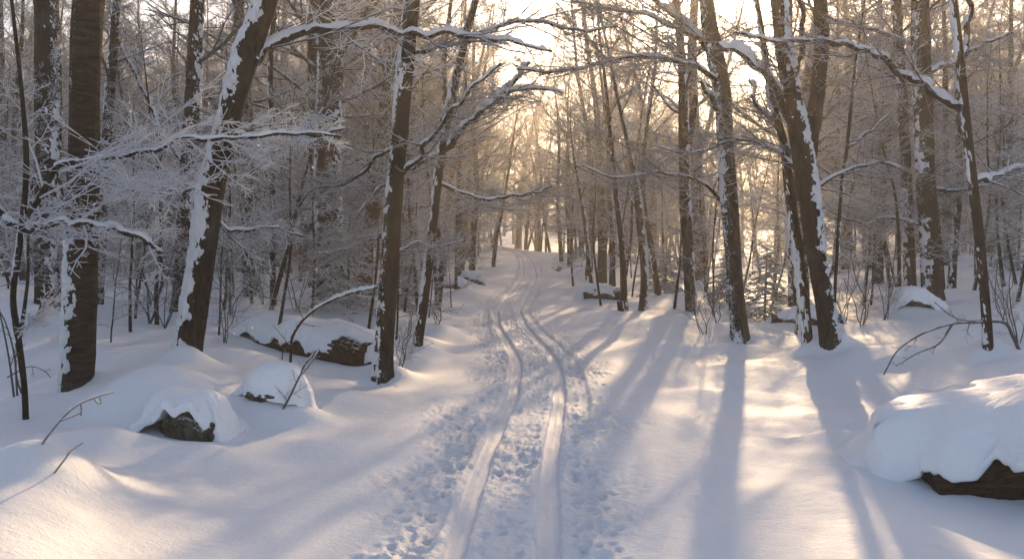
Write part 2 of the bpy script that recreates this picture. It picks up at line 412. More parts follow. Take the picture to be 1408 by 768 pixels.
def build_ground():
    s = [0.0]
    while s[-1] < 190:
        a = s[-1]; s.append(a + (.010 if a < .36 else .014 if a < 1.0 else .014 + (a - 1.0) * .020))
    s = np.array(s); s = np.concatenate([-s[:0:-1], s])
    ys = [-20.0]
    while ys[-1] < 1.5: ys.append(ys[-1] + .5)
    ys[-1] = 1.5
    while ys[-1] < 185:
        a = ys[-1]; ys.append(a * 1.0042 if a < 30 else a * 1.008)
    ys = np.array(ys)
    X = pathx(ys)[:, None] + s[None, :]
    Y = np.repeat(ys[:, None], len(s), 1)
    Z = H(X, Y)
    Sg = np.repeat(s[None, :], len(ys), 0); A = np.abs(Sg)
    # churned strip beside and between the tracks
    edge = 1 + .35 * n2(Y * 1.1, Sg * 0 + 3, 21) + .3 * n2(Y * 3.1, Sg * 0 + np.sign(Sg), 22)
    churn = (1 - smooth(.50, .95, A * edge)) * smooth(-2, 2, Y)
    trod = .5 + .5 * smooth(-.2, .25, n2(X * 1.3, Y * .8, 41))
    lumps = .030 * fbm2(X * 7, Y * 7, 31, 3) + .030 * np.abs(fbm2(X * 17, Y * 15, 35, 2)) + .045 * n2(X * 2.5, Y * 2.0, 33)
    sp = smooth(-.15, .45, fbm2(X * 5, Y * 5, 38, 2)) * .02
    Z = Z + churn * trod * (lumps - sp + .020 * fbm2(X * 31, Y * 26, 37, 2) * (A < 1.2)) - .03 * (1 - smooth(.55, 1.0, A))
    # footprints and pole holes
    r = np.random.default_rng(5)
    ndent = 900
    for k in range(ndent):
        y0 = math.exp(r.uniform(math.log(3.2), math.log(26)))
        side = r.choice([-1, 1, 0], p=[.42, .42, .16])
        s0 = r.uniform(-.15, .15) if side == 0 else side * (.38 + abs(r.normal(0, .13)))
        rr = r.uniform(.012, .038); ry = rr * r.uniform(.9, 1.9); h = r.uniform(.006, .024)
        i0, i1 = np.searchsorted(ys, [y0 - 3 * ry, y0 + 3 * ry]); j0, j1 = np.searchsorted(s, [s0 - 3 * rr, s0 + 3 * rr])
        if i1 - i0 < 2: continue
        e = ((Sg[i0:i1, j0:j1] - s0) / rr) ** 2 + ((Y[i0:i1, j0:j1] - y0) / ry) ** 2
        Z[i0:i1, j0:j1] += -h * np.exp(-e ** 2 * .5) + .35 * h * np.exp(-(np.sqrt(e) - 1.6) ** 2 * 5)
    # the two ski tracks: flat floor, sharp shoulders, thin guide ridge
    packed = np.zeros_like(Z)
    base = H(pathx(ys) , ys)[:, None]
    for c, w in ((-.245, .064), (.245, .068)):
        cc = c + .012 * n2(ys * .9, ys * 0 + c, 77)[:, None] + .02 * n2(ys * .25, ys * 0 + c, 78)[:, None]
        d = np.abs(Sg - cc)
        w = w * (1 + .16 * n2(Y * 4, Sg * 0 + c * 9, 87) + .22 * n2(Y * 11, np.sign(Sg - cc) + c, 88) + .12 * n2(Y * 31, np.sign(Sg - cc) + c, 89))
        g = 1 - smooth(w * .88, w * 1.06, d)
        floor = base - .075 + .002 * np.exp(-(d / .012) ** 2) + .006 * n2(Y * 1.7, Y * 0 + c, 83) + .007 * fbm2(X * 14, Y * 3.5, 81, 3)
        rim = .012 * np.exp(-((d - w * 1.55) / .025) ** 2) * (.5 + n2(Y * 6, Sg * 3, 85))
        Z = (Z + rim) * (1 - g) + floor * g
        packed = np.maximum(packed, g)
    # an older, wider rut left of the left track
    cc = -.47 + .1 * n2(ys * .35, ys * 0, 91)[:, None]
    d = np.abs(Sg - cc); g = (1 - smooth(.05, .10, d)) * smooth(0, .2, n2(Y * .5, Y * 0 + 2, 92))
    Z -= .025 * g
    cc = .50 + .08 * n2(ys * .4, ys * 0, 93)[:, None]
    d = np.abs(Sg - cc); g = (1 - smooth(.02, .07, d)) * smooth(-.1, .2, n2(Y * .45, Y * 0 + 5, 94))
    Z -= .03 * g
    V = np.stack([X, Y, Z], -1)
    nr, nc = Z.shape
    i = np.arange(nr - 1)[:, None] * nc + np.arange(nc - 1)[None]
    q = np.stack([i, i + 1, i + nc + 1, i + nc], -1)
    me = mesh('snow_ground', V, q, M_GROUND)
    at = me.attributes.new('packed', 'FLOAT', 'POINT'); at.data.foreach_set('value', packed.ravel().astype(np.float32))
    at = me.attributes.new('churned', 'FLOAT', 'POINT'); at.data.foreach_set('value', (churn * trod).ravel().astype(np.float32))
    o = link('snow_ground', me)
    tag(o, 'deep snow ground with a ski trail of two tracks running through it', kind='structure')
    return o
build_ground()

# ------------------------------------------------------------------ branching
def spawn(r, pts, rad, nor, k, tmin, ang, ratio, n, up, wig, rr, minlen, lenjit=(.55, 1.25), rmin=.0018, taper=.3):
    M, n0, _ = pts.shape
    plen = np.linalg.norm(np.diff(pts, axis=1), axis=2).sum(1)
    t = tmin + (1 - tmin) * (np.arange(k)[None] + r.uniform(0, 1, (M, k))) / k * .985
    fi = t * (n0 - 1); i0 = np.clip(np.floor(fi).astype(int), 0, n0 - 2); fr = (fi - i0)[..., None]
    m = np.arange(M)[:, None]
    a, b = pts[m, i0], pts[m, i0 + 1]
    base = a + (b - a) * fr; tan = norm(b - a)
    ra = rad[m, i0] * (1 - fr[..., 0]) + rad[m, i0 + 1] * fr[..., 0]
    sgn = np.where((np.arange(k)[None] + r.integers(0, 2, (M, 1))) % 2 == 0, 1., -1.)[..., None]
    nn = np.repeat(nor[:, None], k, 1)
    side = norm(np.cross(nn, tan)) * sgn
    an = (ang + r.normal(0, .22, (M, k)))[..., None]
    d = norm(np.cos(an) * tan + np.sin(an) * side + nn * r.normal(0, .22, (M, k, 1)))
    L = plen[:, None] * ratio * (1.2 - t) * r.uniform(*lenjit, (M, k))
    L = L.ravel(); keep = L > minlen
    base = base.reshape(-1, 3)[keep]; d = d.reshape(-1, 3)[keep]; L = L[keep]; ra = ra.ravel()[keep]; nn = nn.reshape(-1, 3)[keep]
    Q = len(L); out = np.empty((Q, n, 3)); out[:, 0] = base
    st = (L / (n - 1))[:, None]
    for i in range(1, n):
        d = norm(d + r.normal(0, wig, (Q, 3)) + np.array([0, 0, up]))
        out[:, i] = out[:, i - 1] + d * st
    r0 = np.maximum(np.minimum(ra * rr, L * .022 + .001), rmin)
    R = r0[:, None] * np.linspace(1, taper, n)[None]
    nn = norm(nn + r.normal(0, .25, (Q, 3)))
    return out, np.maximum(R, rmin * .7), nn

def fan(r, acc, pts, rad, nor, dens=1.0, depth=3, k=(10, 7, 4), rmin=(.0045, .0035, .003), ratio=(.55, .5, .5), up=.03, tmin=.15, mats=(0, 1, 1), minlen=.05):
    """grow flat sprays of side twigs off parent limbs"""
    cur = (pts, rad, nor)
    for lv in range(depth):
        kk = max(2, int(round(k[lv] * dens)))
        cur = spawn(r, *cur, kk, tmin if lv == 0 else .12, .85, ratio[lv], 5 if lv == 0 else 4 if lv == 1 else 3, up, .16, .6, minlen, rmin=rmin[lv])
        if not len(cur[0]): break
        v, q = tubes(cur[0], cur[1], 4 if lv == 0 else 3)
        acc.add(v, q, mats[lv])

def limb_paths(r, trunk, trad, h0, h1, n, spread, el=(.25, .95), npt=8, az=None, rf=.36):
    """main limbs off a trunk polyline"""
    z = trunk[:, 2]; ln = []; rd = []; nr = []
    a = r.uniform(0, 6.28)
    for i in range(n):
        t = (i + r.uniform(0, 1)) / n
        h = h0 + (h1 - h0) * t
        p = np.array([np.interp(h, z, trunk[:, k]) for k in range(3)]); tr = np.interp(h, z, trad)
        a += 2.4 + r.normal(0, .35)
        aa = a if az is None else az[i % len(az)] + r.normal(0, .3)
        e = el[0] + (el[1] - el[0]) * (t * .7 + r.uniform(0, .3))
        d = np.array([math.cos(aa) * math.cos(e), math.sin(aa) * math.cos(e), math.sin(e)])
        L = spread * (1.1 - .65 * t) * r.uniform(.65, 1.15)
        q = [p]
        for j in range(npt - 1):
            d = norm(d + r.normal(0, .11, 3) + np.array([0, 0, .05 if j < 3 else -.015])); q.append(q[-1] + d * L / (npt - 1))
        ln.append(q); r0 = min(tr * .55, max(tr * rf, .012)); rd.append(r0 * np.linspace(1, .22, npt))
        w = np.cross(d, np.cross(np.array([0, 0, 1.]), d)); nr.append(norm(w + r.normal(0, .2, 3)))
    return np.array(ln), np.array(rd), np.array(nr)

def bark_tube(ctrl_pts, ctrl_rad, step, sides, amp=.05, seed=0, flare=0.0):
    c = np.hstack([ctrl_pts, np.asarray(ctrl_rad)[:, None]])
    c = resample(c, step=step); pts, rad = c[:, :3], c[:, 3]
    t, side, up = frames(pts[None]); side, up = side[0], up[0]
    a = np.arange(sides) * 2 * math.pi / sides
    ring = np.cos(a)[None, :, None] * side[:, None] + np.sin(a)[None, :, None] * up[:, None]
    ll = np.arange(len(pts))[:, None] * step
    ca, sa = np.cos(a)[None], np.sin(a)[None]
    nz = fbm3(ca * 3.2 + 0 * ll, sa * 3.2 + 0 * ll, ll * 1.1, seed, 2) * .16 + np.abs(fbm3(ca * 9 + 0 * ll, sa * 9 + 0 * ll, ll * 4, seed + 5, 2)) * -amp * 2.2
    lump = fbm3(ca * 1.1 + 0 * ll, sa * 1.1 + 0 * ll, ll * .9, seed + 9, 2) * .18
    R = rad[:, None] * (1 + nz + lump + amp + flare * np.exp(-np.maximum(ll - .18, 0) / .13) * np.maximum(0, .55 + 1.6 * n3(ca * 1.9 + 4 + 0 * ll, sa * 1.9 + 0 * ll, ll * .2, seed + 31)))
    v = pts[:, None] + ring * R[..., None]
    n = len(pts)
    b = np.arange(n - 1)[:, None] * sides; k = np.arange(sides)[None]; k2 = (k + 1) % sides
    q = np.stack([b + k, b + k2, b + sides + k2, b + sides + k], -1)
    return v, q, pts, rad, ring, R

def snow_on(pts, R, ring, dirv, thick, cover, seed, freq=6., sides=None, lo=.0, hi=1.0, lfreq=None, step=.04, sharp=.30, noise=.85):
    """a skin of caked snow over one side of a limb or trunk; sinks under the bark where there is none"""
    n, sd = R.shape
    dn = norm(np.asarray(dirv, float))
    dot = (ring * dn).sum(-1)
    ll = np.arange(n)[:, None] * step
    px, py, pz = [(pts[:, None, k] + ring[..., k] * .12) for k in range(3)]
    nz = fbm3(px * freq * 1.9, py * freq * 1.9, pz * freq * 1.3, seed, 5, .72) * .95 + .9 * n3(px * freq * .2, py * freq * .2, pz * freq * .2, seed + 7)
    u = np.linspace(0, 1, n)[:, None]
    end = smooth(lo, lo + .04, u) * (1 - smooth(hi - .04, hi, u))
    m = smooth(0, sharp, dot * .75 - (1 - cover) + nz * noise) * end
    T = R * .985 - .006 + m * (thick * (.35 + 1.0 * np.maximum(nz + .2, 0)) + .010)
    v = pts[:, None] + ring * T[..., None]
    keep = m.max() > 0
    b = np.arange(n - 1)[:, None] * sd; k = np.arange(sd)[None]; k2 = (k + 1) % sd
    q = np.stack([b + k, b + k2, b + sd + k2, b + sd + k], -1)
    mk = (m > .001)
    use = mk.ravel()[q].any(-1)
    q = q[use]
    return v, q

def compact(v, q):
    v = v.reshape(-1, 3); q = q.reshape(-1, 4)
    u, inv = np.unique(q, return_inverse=True)
    return v[u], inv.reshape(-1, 4)

def add_mesh_part(name, v, q, mat, parent, off):
    v, q = compact(v, q)
    if not len(q): return None
    return link(name, mesh(name, v - off, q, mat), parent)

# ------------------------------------------------------------------ hero trees, traced
def hero(label, pxs, d, top=9.0, mat=None, snowdir=None, cover=.5, thick=.03, sides=36, step=.035, limbs=(), crown=None, seed=0, dd=0.0, name='bare_tree', cat='tree', snowmat=None, extra=(), group=None, snow_hi=1.0, bend=0.0):
    """pxs: [(px, py, width_px)] from the base up; d depth in metres; limbs: traced limbs [(pts, snow_thickness, twig density)]"""
    r = np.random.default_rng(seed + 100)
    mat = mat or M_BARK
    if d < 11 and sides > 30: sides = int(sides * 1.4); step *= .7
    if d > 11: cover -= .06; thick *= .7
    thick *= .75
    c = []; rr = []
    for i, (px, py, w) in enumerate(pxs):
        c.append(P(px, py, d + dd * i / max(1, len(pxs) - 1))); rr.append(w / F * d / 2 * (.85 if w > 15 else .92) * (.88 if seed == 31 else 1))
    c = np.array(c); rr = np.array(rr)
    bx, by = c[0, 0], c[0, 1]
    gz = ground(bx, by)
    base = np.array([bx, by, gz])
    # plant the foot in the snow
    c0 = c[0].copy(); c0[2] = min(c0[2], gz) - .25; 
    if c[0, 2] > gz + .02: c[0, 2] = gz
    pts = np.vstack([c0, c]); rad = np.concatenate([[rr[0] * 1.25], rr]); rad[1] *= 1.08
    # carry the trunk on above the picture
    dlast = norm(pts[-1] - pts[-3]); q = pts[-1]; rl = rad[-1]; zt = top
    k = max(0, int((zt - q[2]) / .9))
    for i in range(k):
        dlast = norm(dlast + np.array([r.normal(0, .05), r.normal(0, .05), .12])); q = q + dlast * .9
        pts = np.vstack([pts, q]); rad = np.append(rad, rl * (1 - .8 * (i + 1) / k))
    root = thing(name, label, cat, base, group)
    v, qd, P_, R_, ring, RR = bark_tube(pts, rad, step, sides, seed=seed, flare=.5)
    if snowdir is not None:
        kd = 'banded' if mat is M_BARK2 else 'snowy' if mat is M_BARK3 else 'dark'
        mat = M_DUST.get((kd, -1 if snowdir[0] < 0 else 1), mat)
    tr = link('trunk', mesh('trunk', v.reshape(-1, 3) - base, qd.reshape(-1, 4), mat), root)
    if snowdir is not None:
        hi = snow_hi
        sv, sq = snow_on(P_, RR, ring, snowdir, thick, cover, seed, freq=9. if cover < .48 else 6., step=step, hi=hi)
        add_mesh_part('snow_patch', sv, sq, snowmat or M_SNOW, tr, base)
    for (lp, lw0, lw1, th, dens, ddl) in limbs:
        n = len(lp)
        lc = np.array([P(x, y, d + ddl * i / (n - 1)) for i, (x, y) in enumerate(lp)])
        lr = np.linspace(lw0, lw1, n) / F * d / 2
        make_limb(r, root, base, lc, lr, th, dens, seed)
    if crown:
        h0, h1, n, spread, dens = crown
        acc = Acc()
        lp, lr, ln = limb_paths(r, P_, R_, base[2] + h0, base[2] + h1, n, spread)
        v, qd = tubes(lp, lr, 6); acc.add(v, qd, 0)
        fan(r, acc, lp, lr, ln, dens)
        link('crown', acc.mesh('crown', [M_LIMB, M_TWIG], base), root)
    return root

def make_limb(r, root, base, lc, lr, th, dens, seed, twigmat=None, k=(11, 7, 4), ratio=(.48, .5, .5), mat=None):
    if dens > 0: dens = max(dens, 1.5)
    cc = resample(np.hstack([lc, np.asarray(lr)[:, None]]), n=max(8, len(lc) * 3))
    jit = r.normal(0, 1, (len(cc), 3)) * np.minimum(cc[:, 3:4] * .75, .022) * np.clip(1.6 - cc[:, 3:4] / .05, .25, 1); jit[0] = 0
    lc = cc[:, :3] + jit; lr = cc[:, 3]
    v, qd, P_, R_, ring, RR = bark_tube(lc, lr, .03, 12, amp=.03, seed=seed + 3)
    lb = link('limb', mesh('limb', v.reshape(-1, 3) - base, qd.reshape(-1, 4), mat or M_BARK), root)
    if th > 0:
        sv, sq = snow_on(P_, RR, ring, (0, 0, 1), th * 1.3, .82, seed, freq=4, step=.03, sharp=.5, noise=.4)
        # heap it: push the snow skin upwards
        add_mesh_part('snow_ridge', sv, sq, M_SNOW, lb, base)
    if dens > 0:
        acc = Acc()
        c = resample(np.hstack([lc, np.asarray(lr)[:, None]]), n=14)
        pts = c[None, :, :3]; rad = c[None, :, 3]
        nor = norm(np.array([[.1, -.5, 1.]]))
        fan(r, acc, pts, np.minimum(rad, .02), nor, dens, k=k, ratio=ratio, tmin=.06, rmin=(.0055, .0045, .0038) if seed != 40 else (.0065, .0055, .0048), mats=(0, 1, 1), minlen=.04)
        me = acc.mesh('twigs', [M_FROST if seed == 40 else M_LIMB, M_FROST if seed in (40, 3) else M_TWIG], base)
        if me: link('twigs', me, lb)
    return lb

LEFT = (-1, -.35, .15); RIGHT = (1, -.3, .15)

hero('dark straight trunk at the far left edge with little snow', [(66, 418, 34), (64, 300, 34), (66, 150, 36), (62, 0, 36)], 12.0, 11, cover=.30, snowdir=RIGHT, seed=1, crown=(4.5, 10, 10, 2.6, .8))
hero('thick pale brown trunk with banded bark and snow caked up its left foot', [(104, 560, 40), (108, 480, 46), (112, 350, 46), (115, 200, 44), (122, 0, 44)], 8.0, 10, mat=M_BARK2, snowdir=LEFT, cover=.50, thick=.035, seed=2, sides=56, step=.02, crown=(5, 9, 8, 2.4, .7), snow_hi=.22)
hero('leaning dark tree with white snow up its left side and long snowy limb',
     [(253, 520, 36), (262, 460, 40), (280, 350, 38), (292, 260, 38), (312, 175, 34), (334, 90, 38), (366, 0, 36)], 8.5, 9, snowdir=(-.9, -.3, .5), cover=.66, thick=.04, seed=3, sides=56, step=.02,
     limbs=[([(352, 85), (368, 66), (400, 50), (450, 41), (510, 38), (560, 45), (640, 50), (700, 58), (760, 70)], 15, 3, .035, .8, 1.5),
            ([(318, 182), (345, 190), (400, 183), (440, 186), (478, 178)], 9, 3, .022, 1.6, -.3), ([(285, 300), (330, 318), (370, 312), (420, 325)], 6, 2, .014, 1.8, .8), ([(296, 250), (250, 262), (200, 255), (150, 270)], 5, 2, .014, 1.8, 1.0)], crown=(5, 8.5, 6, 2.2, .7))
hero('slim dark trunk just left of and behind the leaning snowy tree', [(248, 425, 26), (256, 300, 26), (264, 150, 24), (272, 0, 22)], 13.5, 11, snowdir=RIGHT, cover=.3, seed=4, crown=(3.8, 10, 12, 2.8, .9),
     limbs=[([(262, 230), (225, 190), (200, 130), (165, 60), (150, 0)], 9, 3, .02, .7, 1)])
hero('short dark trunk standing close behind the banded brown trunk', [(134, 442, 16), (137, 360, 15), (146, 200, 14), (156, 60, 12), (160, 0, 11)], 14, 9, snowdir=LEFT, cover=.35, seed=5, crown=(2.5, 8.5, 12, 2.4, .9))
hero('straight trunk with bare lower half right of the leaning snowy tree', [(343, 402, 22), (340, 300, 20), (334, 180, 20), (330, 60, 17), (326, 0, 16)], 17.5, 12, snowdir=LEFT, cover=.3, seed=6, crown=(3.2, 11, 14, 3, .9))
hero('pole-thin dark trunk between the log and the straight trunks', [(376, 425, 9), (375, 330, 9), (374, 200, 8), (372, 90, 7), (378, 0, 6)], 14.5, 8, snowdir=LEFT, cover=.3, seed=7, sides=16, crown=(2.6, 7.5, 10, 1.6, .8))
hero('dark trunk with snow-flecked bark behind the snow-covered log', [(440, 438, 20), (443, 330, 20), (441, 200, 22), (448, 80, 24), (446, 0, 24)], 14.2, 12, snowdir=LEFT, cover=.42, seed=8, mat=M_BARK3, crown=(3.6, 11, 13, 3, .9),
     limbs=[([(446, 110), (470, 70), (500, 25), (520, -30)], 10, 4, .02, .6, .5)])
hero('twin dark trunk rising close beside the snow-flecked one', [(470, 425, 22), (462, 310, 24), (458, 200, 24), (462, 100, 22), (452, 0, 20)], 16.0, 12, snowdir=RIGHT, cover=.4, seed=9, crown=(3.2, 11, 13, 3, .9))
hero('tall straight dark tree standing at the end of the snow-covered log', [(527, 522, 30), (530, 460, 28), (536, 370, 28), (546, 230, 27), (557, 100, 25), (566, 0, 24)], 9.5, 10, snowdir=LEFT, cover=.34, thick=.02, seed=10, sides=48, step=.022, crown=(5, 9.5, 8, 2.4, .7),
     limbs=[([(560, 72), (600, 68), (650, 58), (700, 60)], 5, 2, .018, .8, .6),
            ([(545, 245), (575, 215), (612, 165), (650, 120), (690, 90)], 7, 2.5, .018, .6, -.5),
            ([(549, 200), (520, 215), (480, 250), (430, 262), (400, 300)], 5, 2, .012, 1.6, 1.2), ([(540, 320), (505, 330), (465, 345), (425, 350)], 5, 2, .012, 1.8, .8), ([(543, 350), (570, 335), (600, 340), (640, 330)], 4, 1.6, .010, 1.6, .8)])
hero('slender tree leaning right over the trail with a forked snowy limb', [(573, 482, 13), (582, 420, 13), (592, 340, 12), (606, 215, 13), (622, 130, 12), (640, 50, 11), (656, -10, 9)], 11.0, 8, snowdir=LEFT, cover=.45, thick=.02, seed=12, sides=24,
     limbs=[([(608, 206), (632, 182), (668, 148), (700, 118), (728, 84)], 11, 4, .03, .3, .4),
            ([(604, 212), (560, 235), (520, 262), (490, 300)], 6, 2, .016, .7, .8),
            ([(668, 148), (700, 128), (745, 122), (775, 128)], 7, 2, .022, .8, .4), ([(640, 60), (680, 38), (740, 30), (800, 42), (850, 36)], 6, 2, .015, 1.6, .8), ([(600, 250), (640, 268), (690, 272), (730, 266), (760, 255)], 5, 2, .015, 1.2, .5)], crown=(4.2, 7.5, 7, 1.8, .8))
hero('thin trunk leaning over the trail edge left of the drifts', [(600, 432, 11), (606, 370, 10), (600, 280, 9), (612, 180, 8), (610, 90, 7)], 17.5, 9, snowdir=LEFT, cover=.5, seed=13, sides=14, crown=(2, 8.5, 12, 2.2, .9))
hero('dark trunk left of the trail where it first bends', [(634, 384, 10), (633, 330, 10), (630, 270, 9), (634, 180, 8), (640, 100, 7)], 29, 11, snowdir=LEFT, cover=.3, seed=14, sides=12, crown=(3, 10.5, 14, 3, 1))
hero('dark trunk beside the trail, right one of the close pair', [(649, 381, 10), (651, 320, 9), (655, 250, 9), (650, 170, 8)], 31, 11, snowdir=LEFT, cover=.3, seed=15, sides=12, crown=(3, 10.5, 14, 3, 1))
hero('thin far trunk leaning right over the drifts at the trail edge', [(678, 362, 6), (682, 330, 6), (690, 290, 5), (700, 230, 4)], 40, 9, snowdir=LEFT, cover=.3, seed=16, sides=10, crown=(2, 8.5, 14, 3, 1))

hero('stout leaning tree with snow-plastered bark right of the trail', [(1018, 466, 25), (1012, 400, 24), (1004, 300, 25), (998, 200, 24), (992, 120, 26), (976, 40, 24), (970, -10, 22)], 12.5, 10, mat=M_BARK3, snowdir=LEFT, cover=.36, thick=.025, seed=20, sides=44, step=.025,
     limbs=[([(985, 80), (960, 50), (925, 20), (890, -10)], 13, 6, .035, .5, .6),
            ([(992, 160), (975, 130), (965, 110)], 9, 4, .03, .3, -.3),
            ([(995, 120), (950, 90), (880, 80), (820, 88), (760, 100), (710, 96)], 7, 2, .018, 2.0, -1.5), ([(1003, 285), (960, 250), (900, 238), (850, 245), (800, 228)], 6, 2, .016, 1.8, 1.0), ([(982, 60), (940, 40), (880, 20), (820, 10), (760, -10)], 7, 2, .018, 1.8, 1.0)], crown=(5, 9, 8, 2.4, .5))
hero('dark trunk forked into a stub halfway up, right of the trail', [(950, 432, 17), (947, 360, 16), (942, 270, 18), (940, 180, 16), (938, 90, 12), (930, 0, 10)], 16, 9, snowdir=RIGHT, cover=.32, seed=21, sides=28,
     limbs=[([(943, 215), (950, 175), (956, 132)], 12, 7, .02, 0, .3)], crown=(3.2, 8.5, 10, 2.6, .6))
hero('slim double trunk with snow collars beside the snapped stump, near stem', [(884, 430, 11), (886, 370, 11), (880, 300, 12), (874, 250, 9), (862, 190, 7)], 17.5, 8, mat=M_BARK3, snowdir=RIGHT, cover=.5, seed=22, sides=18, crown=(1.6, 7.5, 12, 2.2, .8))
hero('thin tree leaning left behind the slim snow-collared trunk', [(905, 402, 9), (897, 350, 9), (884, 270, 8), (886, 200, 7), (900, 100, 5)], 21, 9, snowdir=LEFT, cover=.3, seed=23, sides=14, crown=(2, 8.5, 12, 2.6, .8))
hero('thin tree leaning left above the snapped stump', [(858, 430, 10), (855, 340, 8), (845, 250, 7), (838, 170, 6)], 17.8, 8, snowdir=RIGHT, cover=.35, seed=24, sides=14, crown=(1.6, 7.5, 12, 2.2, .8))
hero('straight thin trunk right of the small snowy log', [(842, 392, 9), (842, 330, 8), (838, 260, 7), (836, 180, 6)], 26, 9, snowdir=RIGHT, cover=.3, seed=25, sides=12, crown=(2, 8.5, 12, 2.6, .8))
hero('thin leaning trunk nearest the bend on the right of the trail', [(814, 394, 6), (809, 350, 6), (802, 290, 5), (790, 220, 4)], 25, 6.5, snowdir=RIGHT, cover=.3, seed=26, sides=12, crown=(1.2, 6, 12, 2.2, 1))
for i, (x, y, w, dd_) in enumerate([(772, 352, 6, 44), (784, 356, 7, 42), (793, 353, 4, 50), (799, 350, 5, 54)]):
    hero(['short brown trunk nearest the far end of the trail, right side', 'thicker brown trunk second from the trail in the far row', 'thin trunk third from the trail in the far row', 'thin trunk last in the far row right of the trail'][i],
         [(x, y, w), (x - 2, 320, w * .9), (x - 5, 270, w * .8), (x - 3, 200, w * .7)], dd_, 10, snowdir=RIGHT, cover=.2, seed=27 + i, sides=10, crown=(1.8, 9.5, 14, 3, 1), group='row of far trunks right of the trail')

hero('large dark tree with snow clumps in its crook, foremost right of the trail', [(1143, 484, 32), (1134, 420, 32), (1120, 330, 34), (1108, 240, 36), (1092, 150, 32), (1078, 70, 28), (1070, 0, 26)], 10.2, 10, snowdir=(1, -.5, .2), cover=.42, thick=.035, seed=31, sides=52, step=.022,
     limbs=[([(1106, 235), (1114, 190), (1124, 120), (1130, 50), (1126, -10)], 24, 18, .0, 0, .5),
            ([(1096, 185), (1070, 130), (1045, 95), (1010, 70), (985, 62)], 13, 5, .045, .4, -.4),
            ([(1100, 225), (1082, 200), (1050, 150), (1030, 110)], 9, 4, .035, .3, .5),
            ([(1085, 120), (1100, 80), (1104, 30), (1098, -10)], 9, 6, .02, 0, 0), ([(1108, 240), (1060, 205), (1010, 195), (950, 210), (900, 200)], 6, 2, .016, 1.8, 1.2), ([(1112, 260), (1160, 235), (1210, 225), (1250, 235)], 6, 2, .016, 1.6, .8)], crown=(5, 9, 7, 2.4, .5))
hero('crooked slim trunk leaning against the foremost right tree, hung with snow', [(1110, 488, 15), (1106, 420, 15), (1098, 350, 14), (1086, 270, 14), (1078, 200, 12), (1060, 130, 9), (1050, 60, 8)], 10.4, 6, snowdir=LEFT, cover=.42, thick=.035, seed=32, sides=28)
hero('grey trunk standing behind the crooked slim one', [(1092, 438, 15), (1090, 370, 15), (1088, 300, 14), (1094, 200, 12)], 14.5, 9, snowdir=LEFT, cover=.4, seed=33, sides=20, crown=(3, 8.5, 10, 2.6, .8))
hero('thin wiry tree with one limb rising to the right', [(1147, 330, 5), (1156, 270, 5), (1165, 200, 5), (1176, 90, 4)], 12.0, 6, snowdir=RIGHT, cover=.3, seed=34, sides=10,
     limbs=[([(1164, 205), (1185, 190), (1205, 172), (1225, 155)], 4, 2, .015, .8, .2)], crown=(2.6, 5.6, 8, 1.4, .8))
hero('straight slim dark trunk, left of the close pair at the right', [(1252, 414, 18), (1249, 300, 15), (1243, 180, 15), (1236, 60, 14), (1232, 0, 16)], 14.8, 12, snowdir=LEFT, cover=.36, seed=35, sides=32, crown=(3.6, 11, 13, 3, .8))
hero('thick black trunk, stoutest at the right with pocked bark', [(1282, 416, 30), (1278, 330, 28), (1272, 220, 28), (1268, 110, 27), (1265, 0, 27)], 13.8, 12, snowdir=LEFT, cover=.30, seed=36, sides=44, step=.025, crown=(4, 11, 12, 3, .8),
     limbs=[([(1268, 105), (1290, 92), (1320, 85), (1350, 60), (1390, 45)], 9, 3, .03, .8, 1.0), ([(1274, 310), (1230, 300), (1180, 305), (1130, 285)], 6, 2, .016, 1.8, .8), ([(1276, 260), (1320, 262), (1370, 250), (1420, 236)], 6, 2, .016, 1.8, .6)])
hero('slender forked tree behind the snowy boulder at the right', [(1359, 492, 13), (1356, 430, 13), (1346, 320, 13), (1334, 220, 13), (1326, 140, 12), (1318, 60, 12), (1310, -5, 10)], 9.0, 8, snowdir=LEFT, cover=.32, thick=.015, seed=37, sides=28,
     limbs=[([(1325, 148), (1300, 140), (1270, 118), (1240, 98), (1200, 74), (1150, 60), (1100, 56), (1050, 54), (1010, 44)], 12, 4, .032, .8, 1.2),
            ([(1323, 75), (1332, 40), (1334, -10)], 9, 6, .015, 0, .2),
            ([(1340, 250), (1370, 240), (1410, 228), (1450, 222)], 8, 3, .03, .9, 1.0)], crown=(4.2, 7.5, 6, 2, .7))
hero('dark slanting trunk close right of the stout black one', [(1308, 410, 11), (1312, 340, 11), (1320, 250, 10), (1318, 190, 9)], 15.0, 8, snowdir=LEFT, cover=.4, seed=38, sides=18, crown=(2.4, 7.5, 10, 2.4, .8))

# near sapling and its snowy branches at the left edge
hero('wiry dark sapling at the left edge holding two snowy branches', [(36, 602, 8), (33, 530, 8), (24, 460, 9), (18, 405, 8), (28, 330, 8), (36, 230, 8), (30, 130, 6), (16, 0, 5)], 7.0, 5.5, snowdir=LEFT, cover=.3, thick=.01, seed=40, sides=16, step=.03, name='sapling', cat='sapling',
     limbs=[([(30, 308), (45, 280), (75, 238), (95, 225), (150, 216), (215, 207), (242, 196), (290, 190), (350, 187), (410, 184), (470, 186)], 8, 3, .024, 1.7, .4),
            ([(-60, 250), (-20, 280), (5, 295), (30, 314), (90, 308), (150, 314), (190, 320), (218, 345), (232, 372)], 11, 5, .034, 1.5, .2),
            ([(24, 455), (45, 440), (65, 405), (80, 395)], 3, 1.5, .004, .6, -.2)])

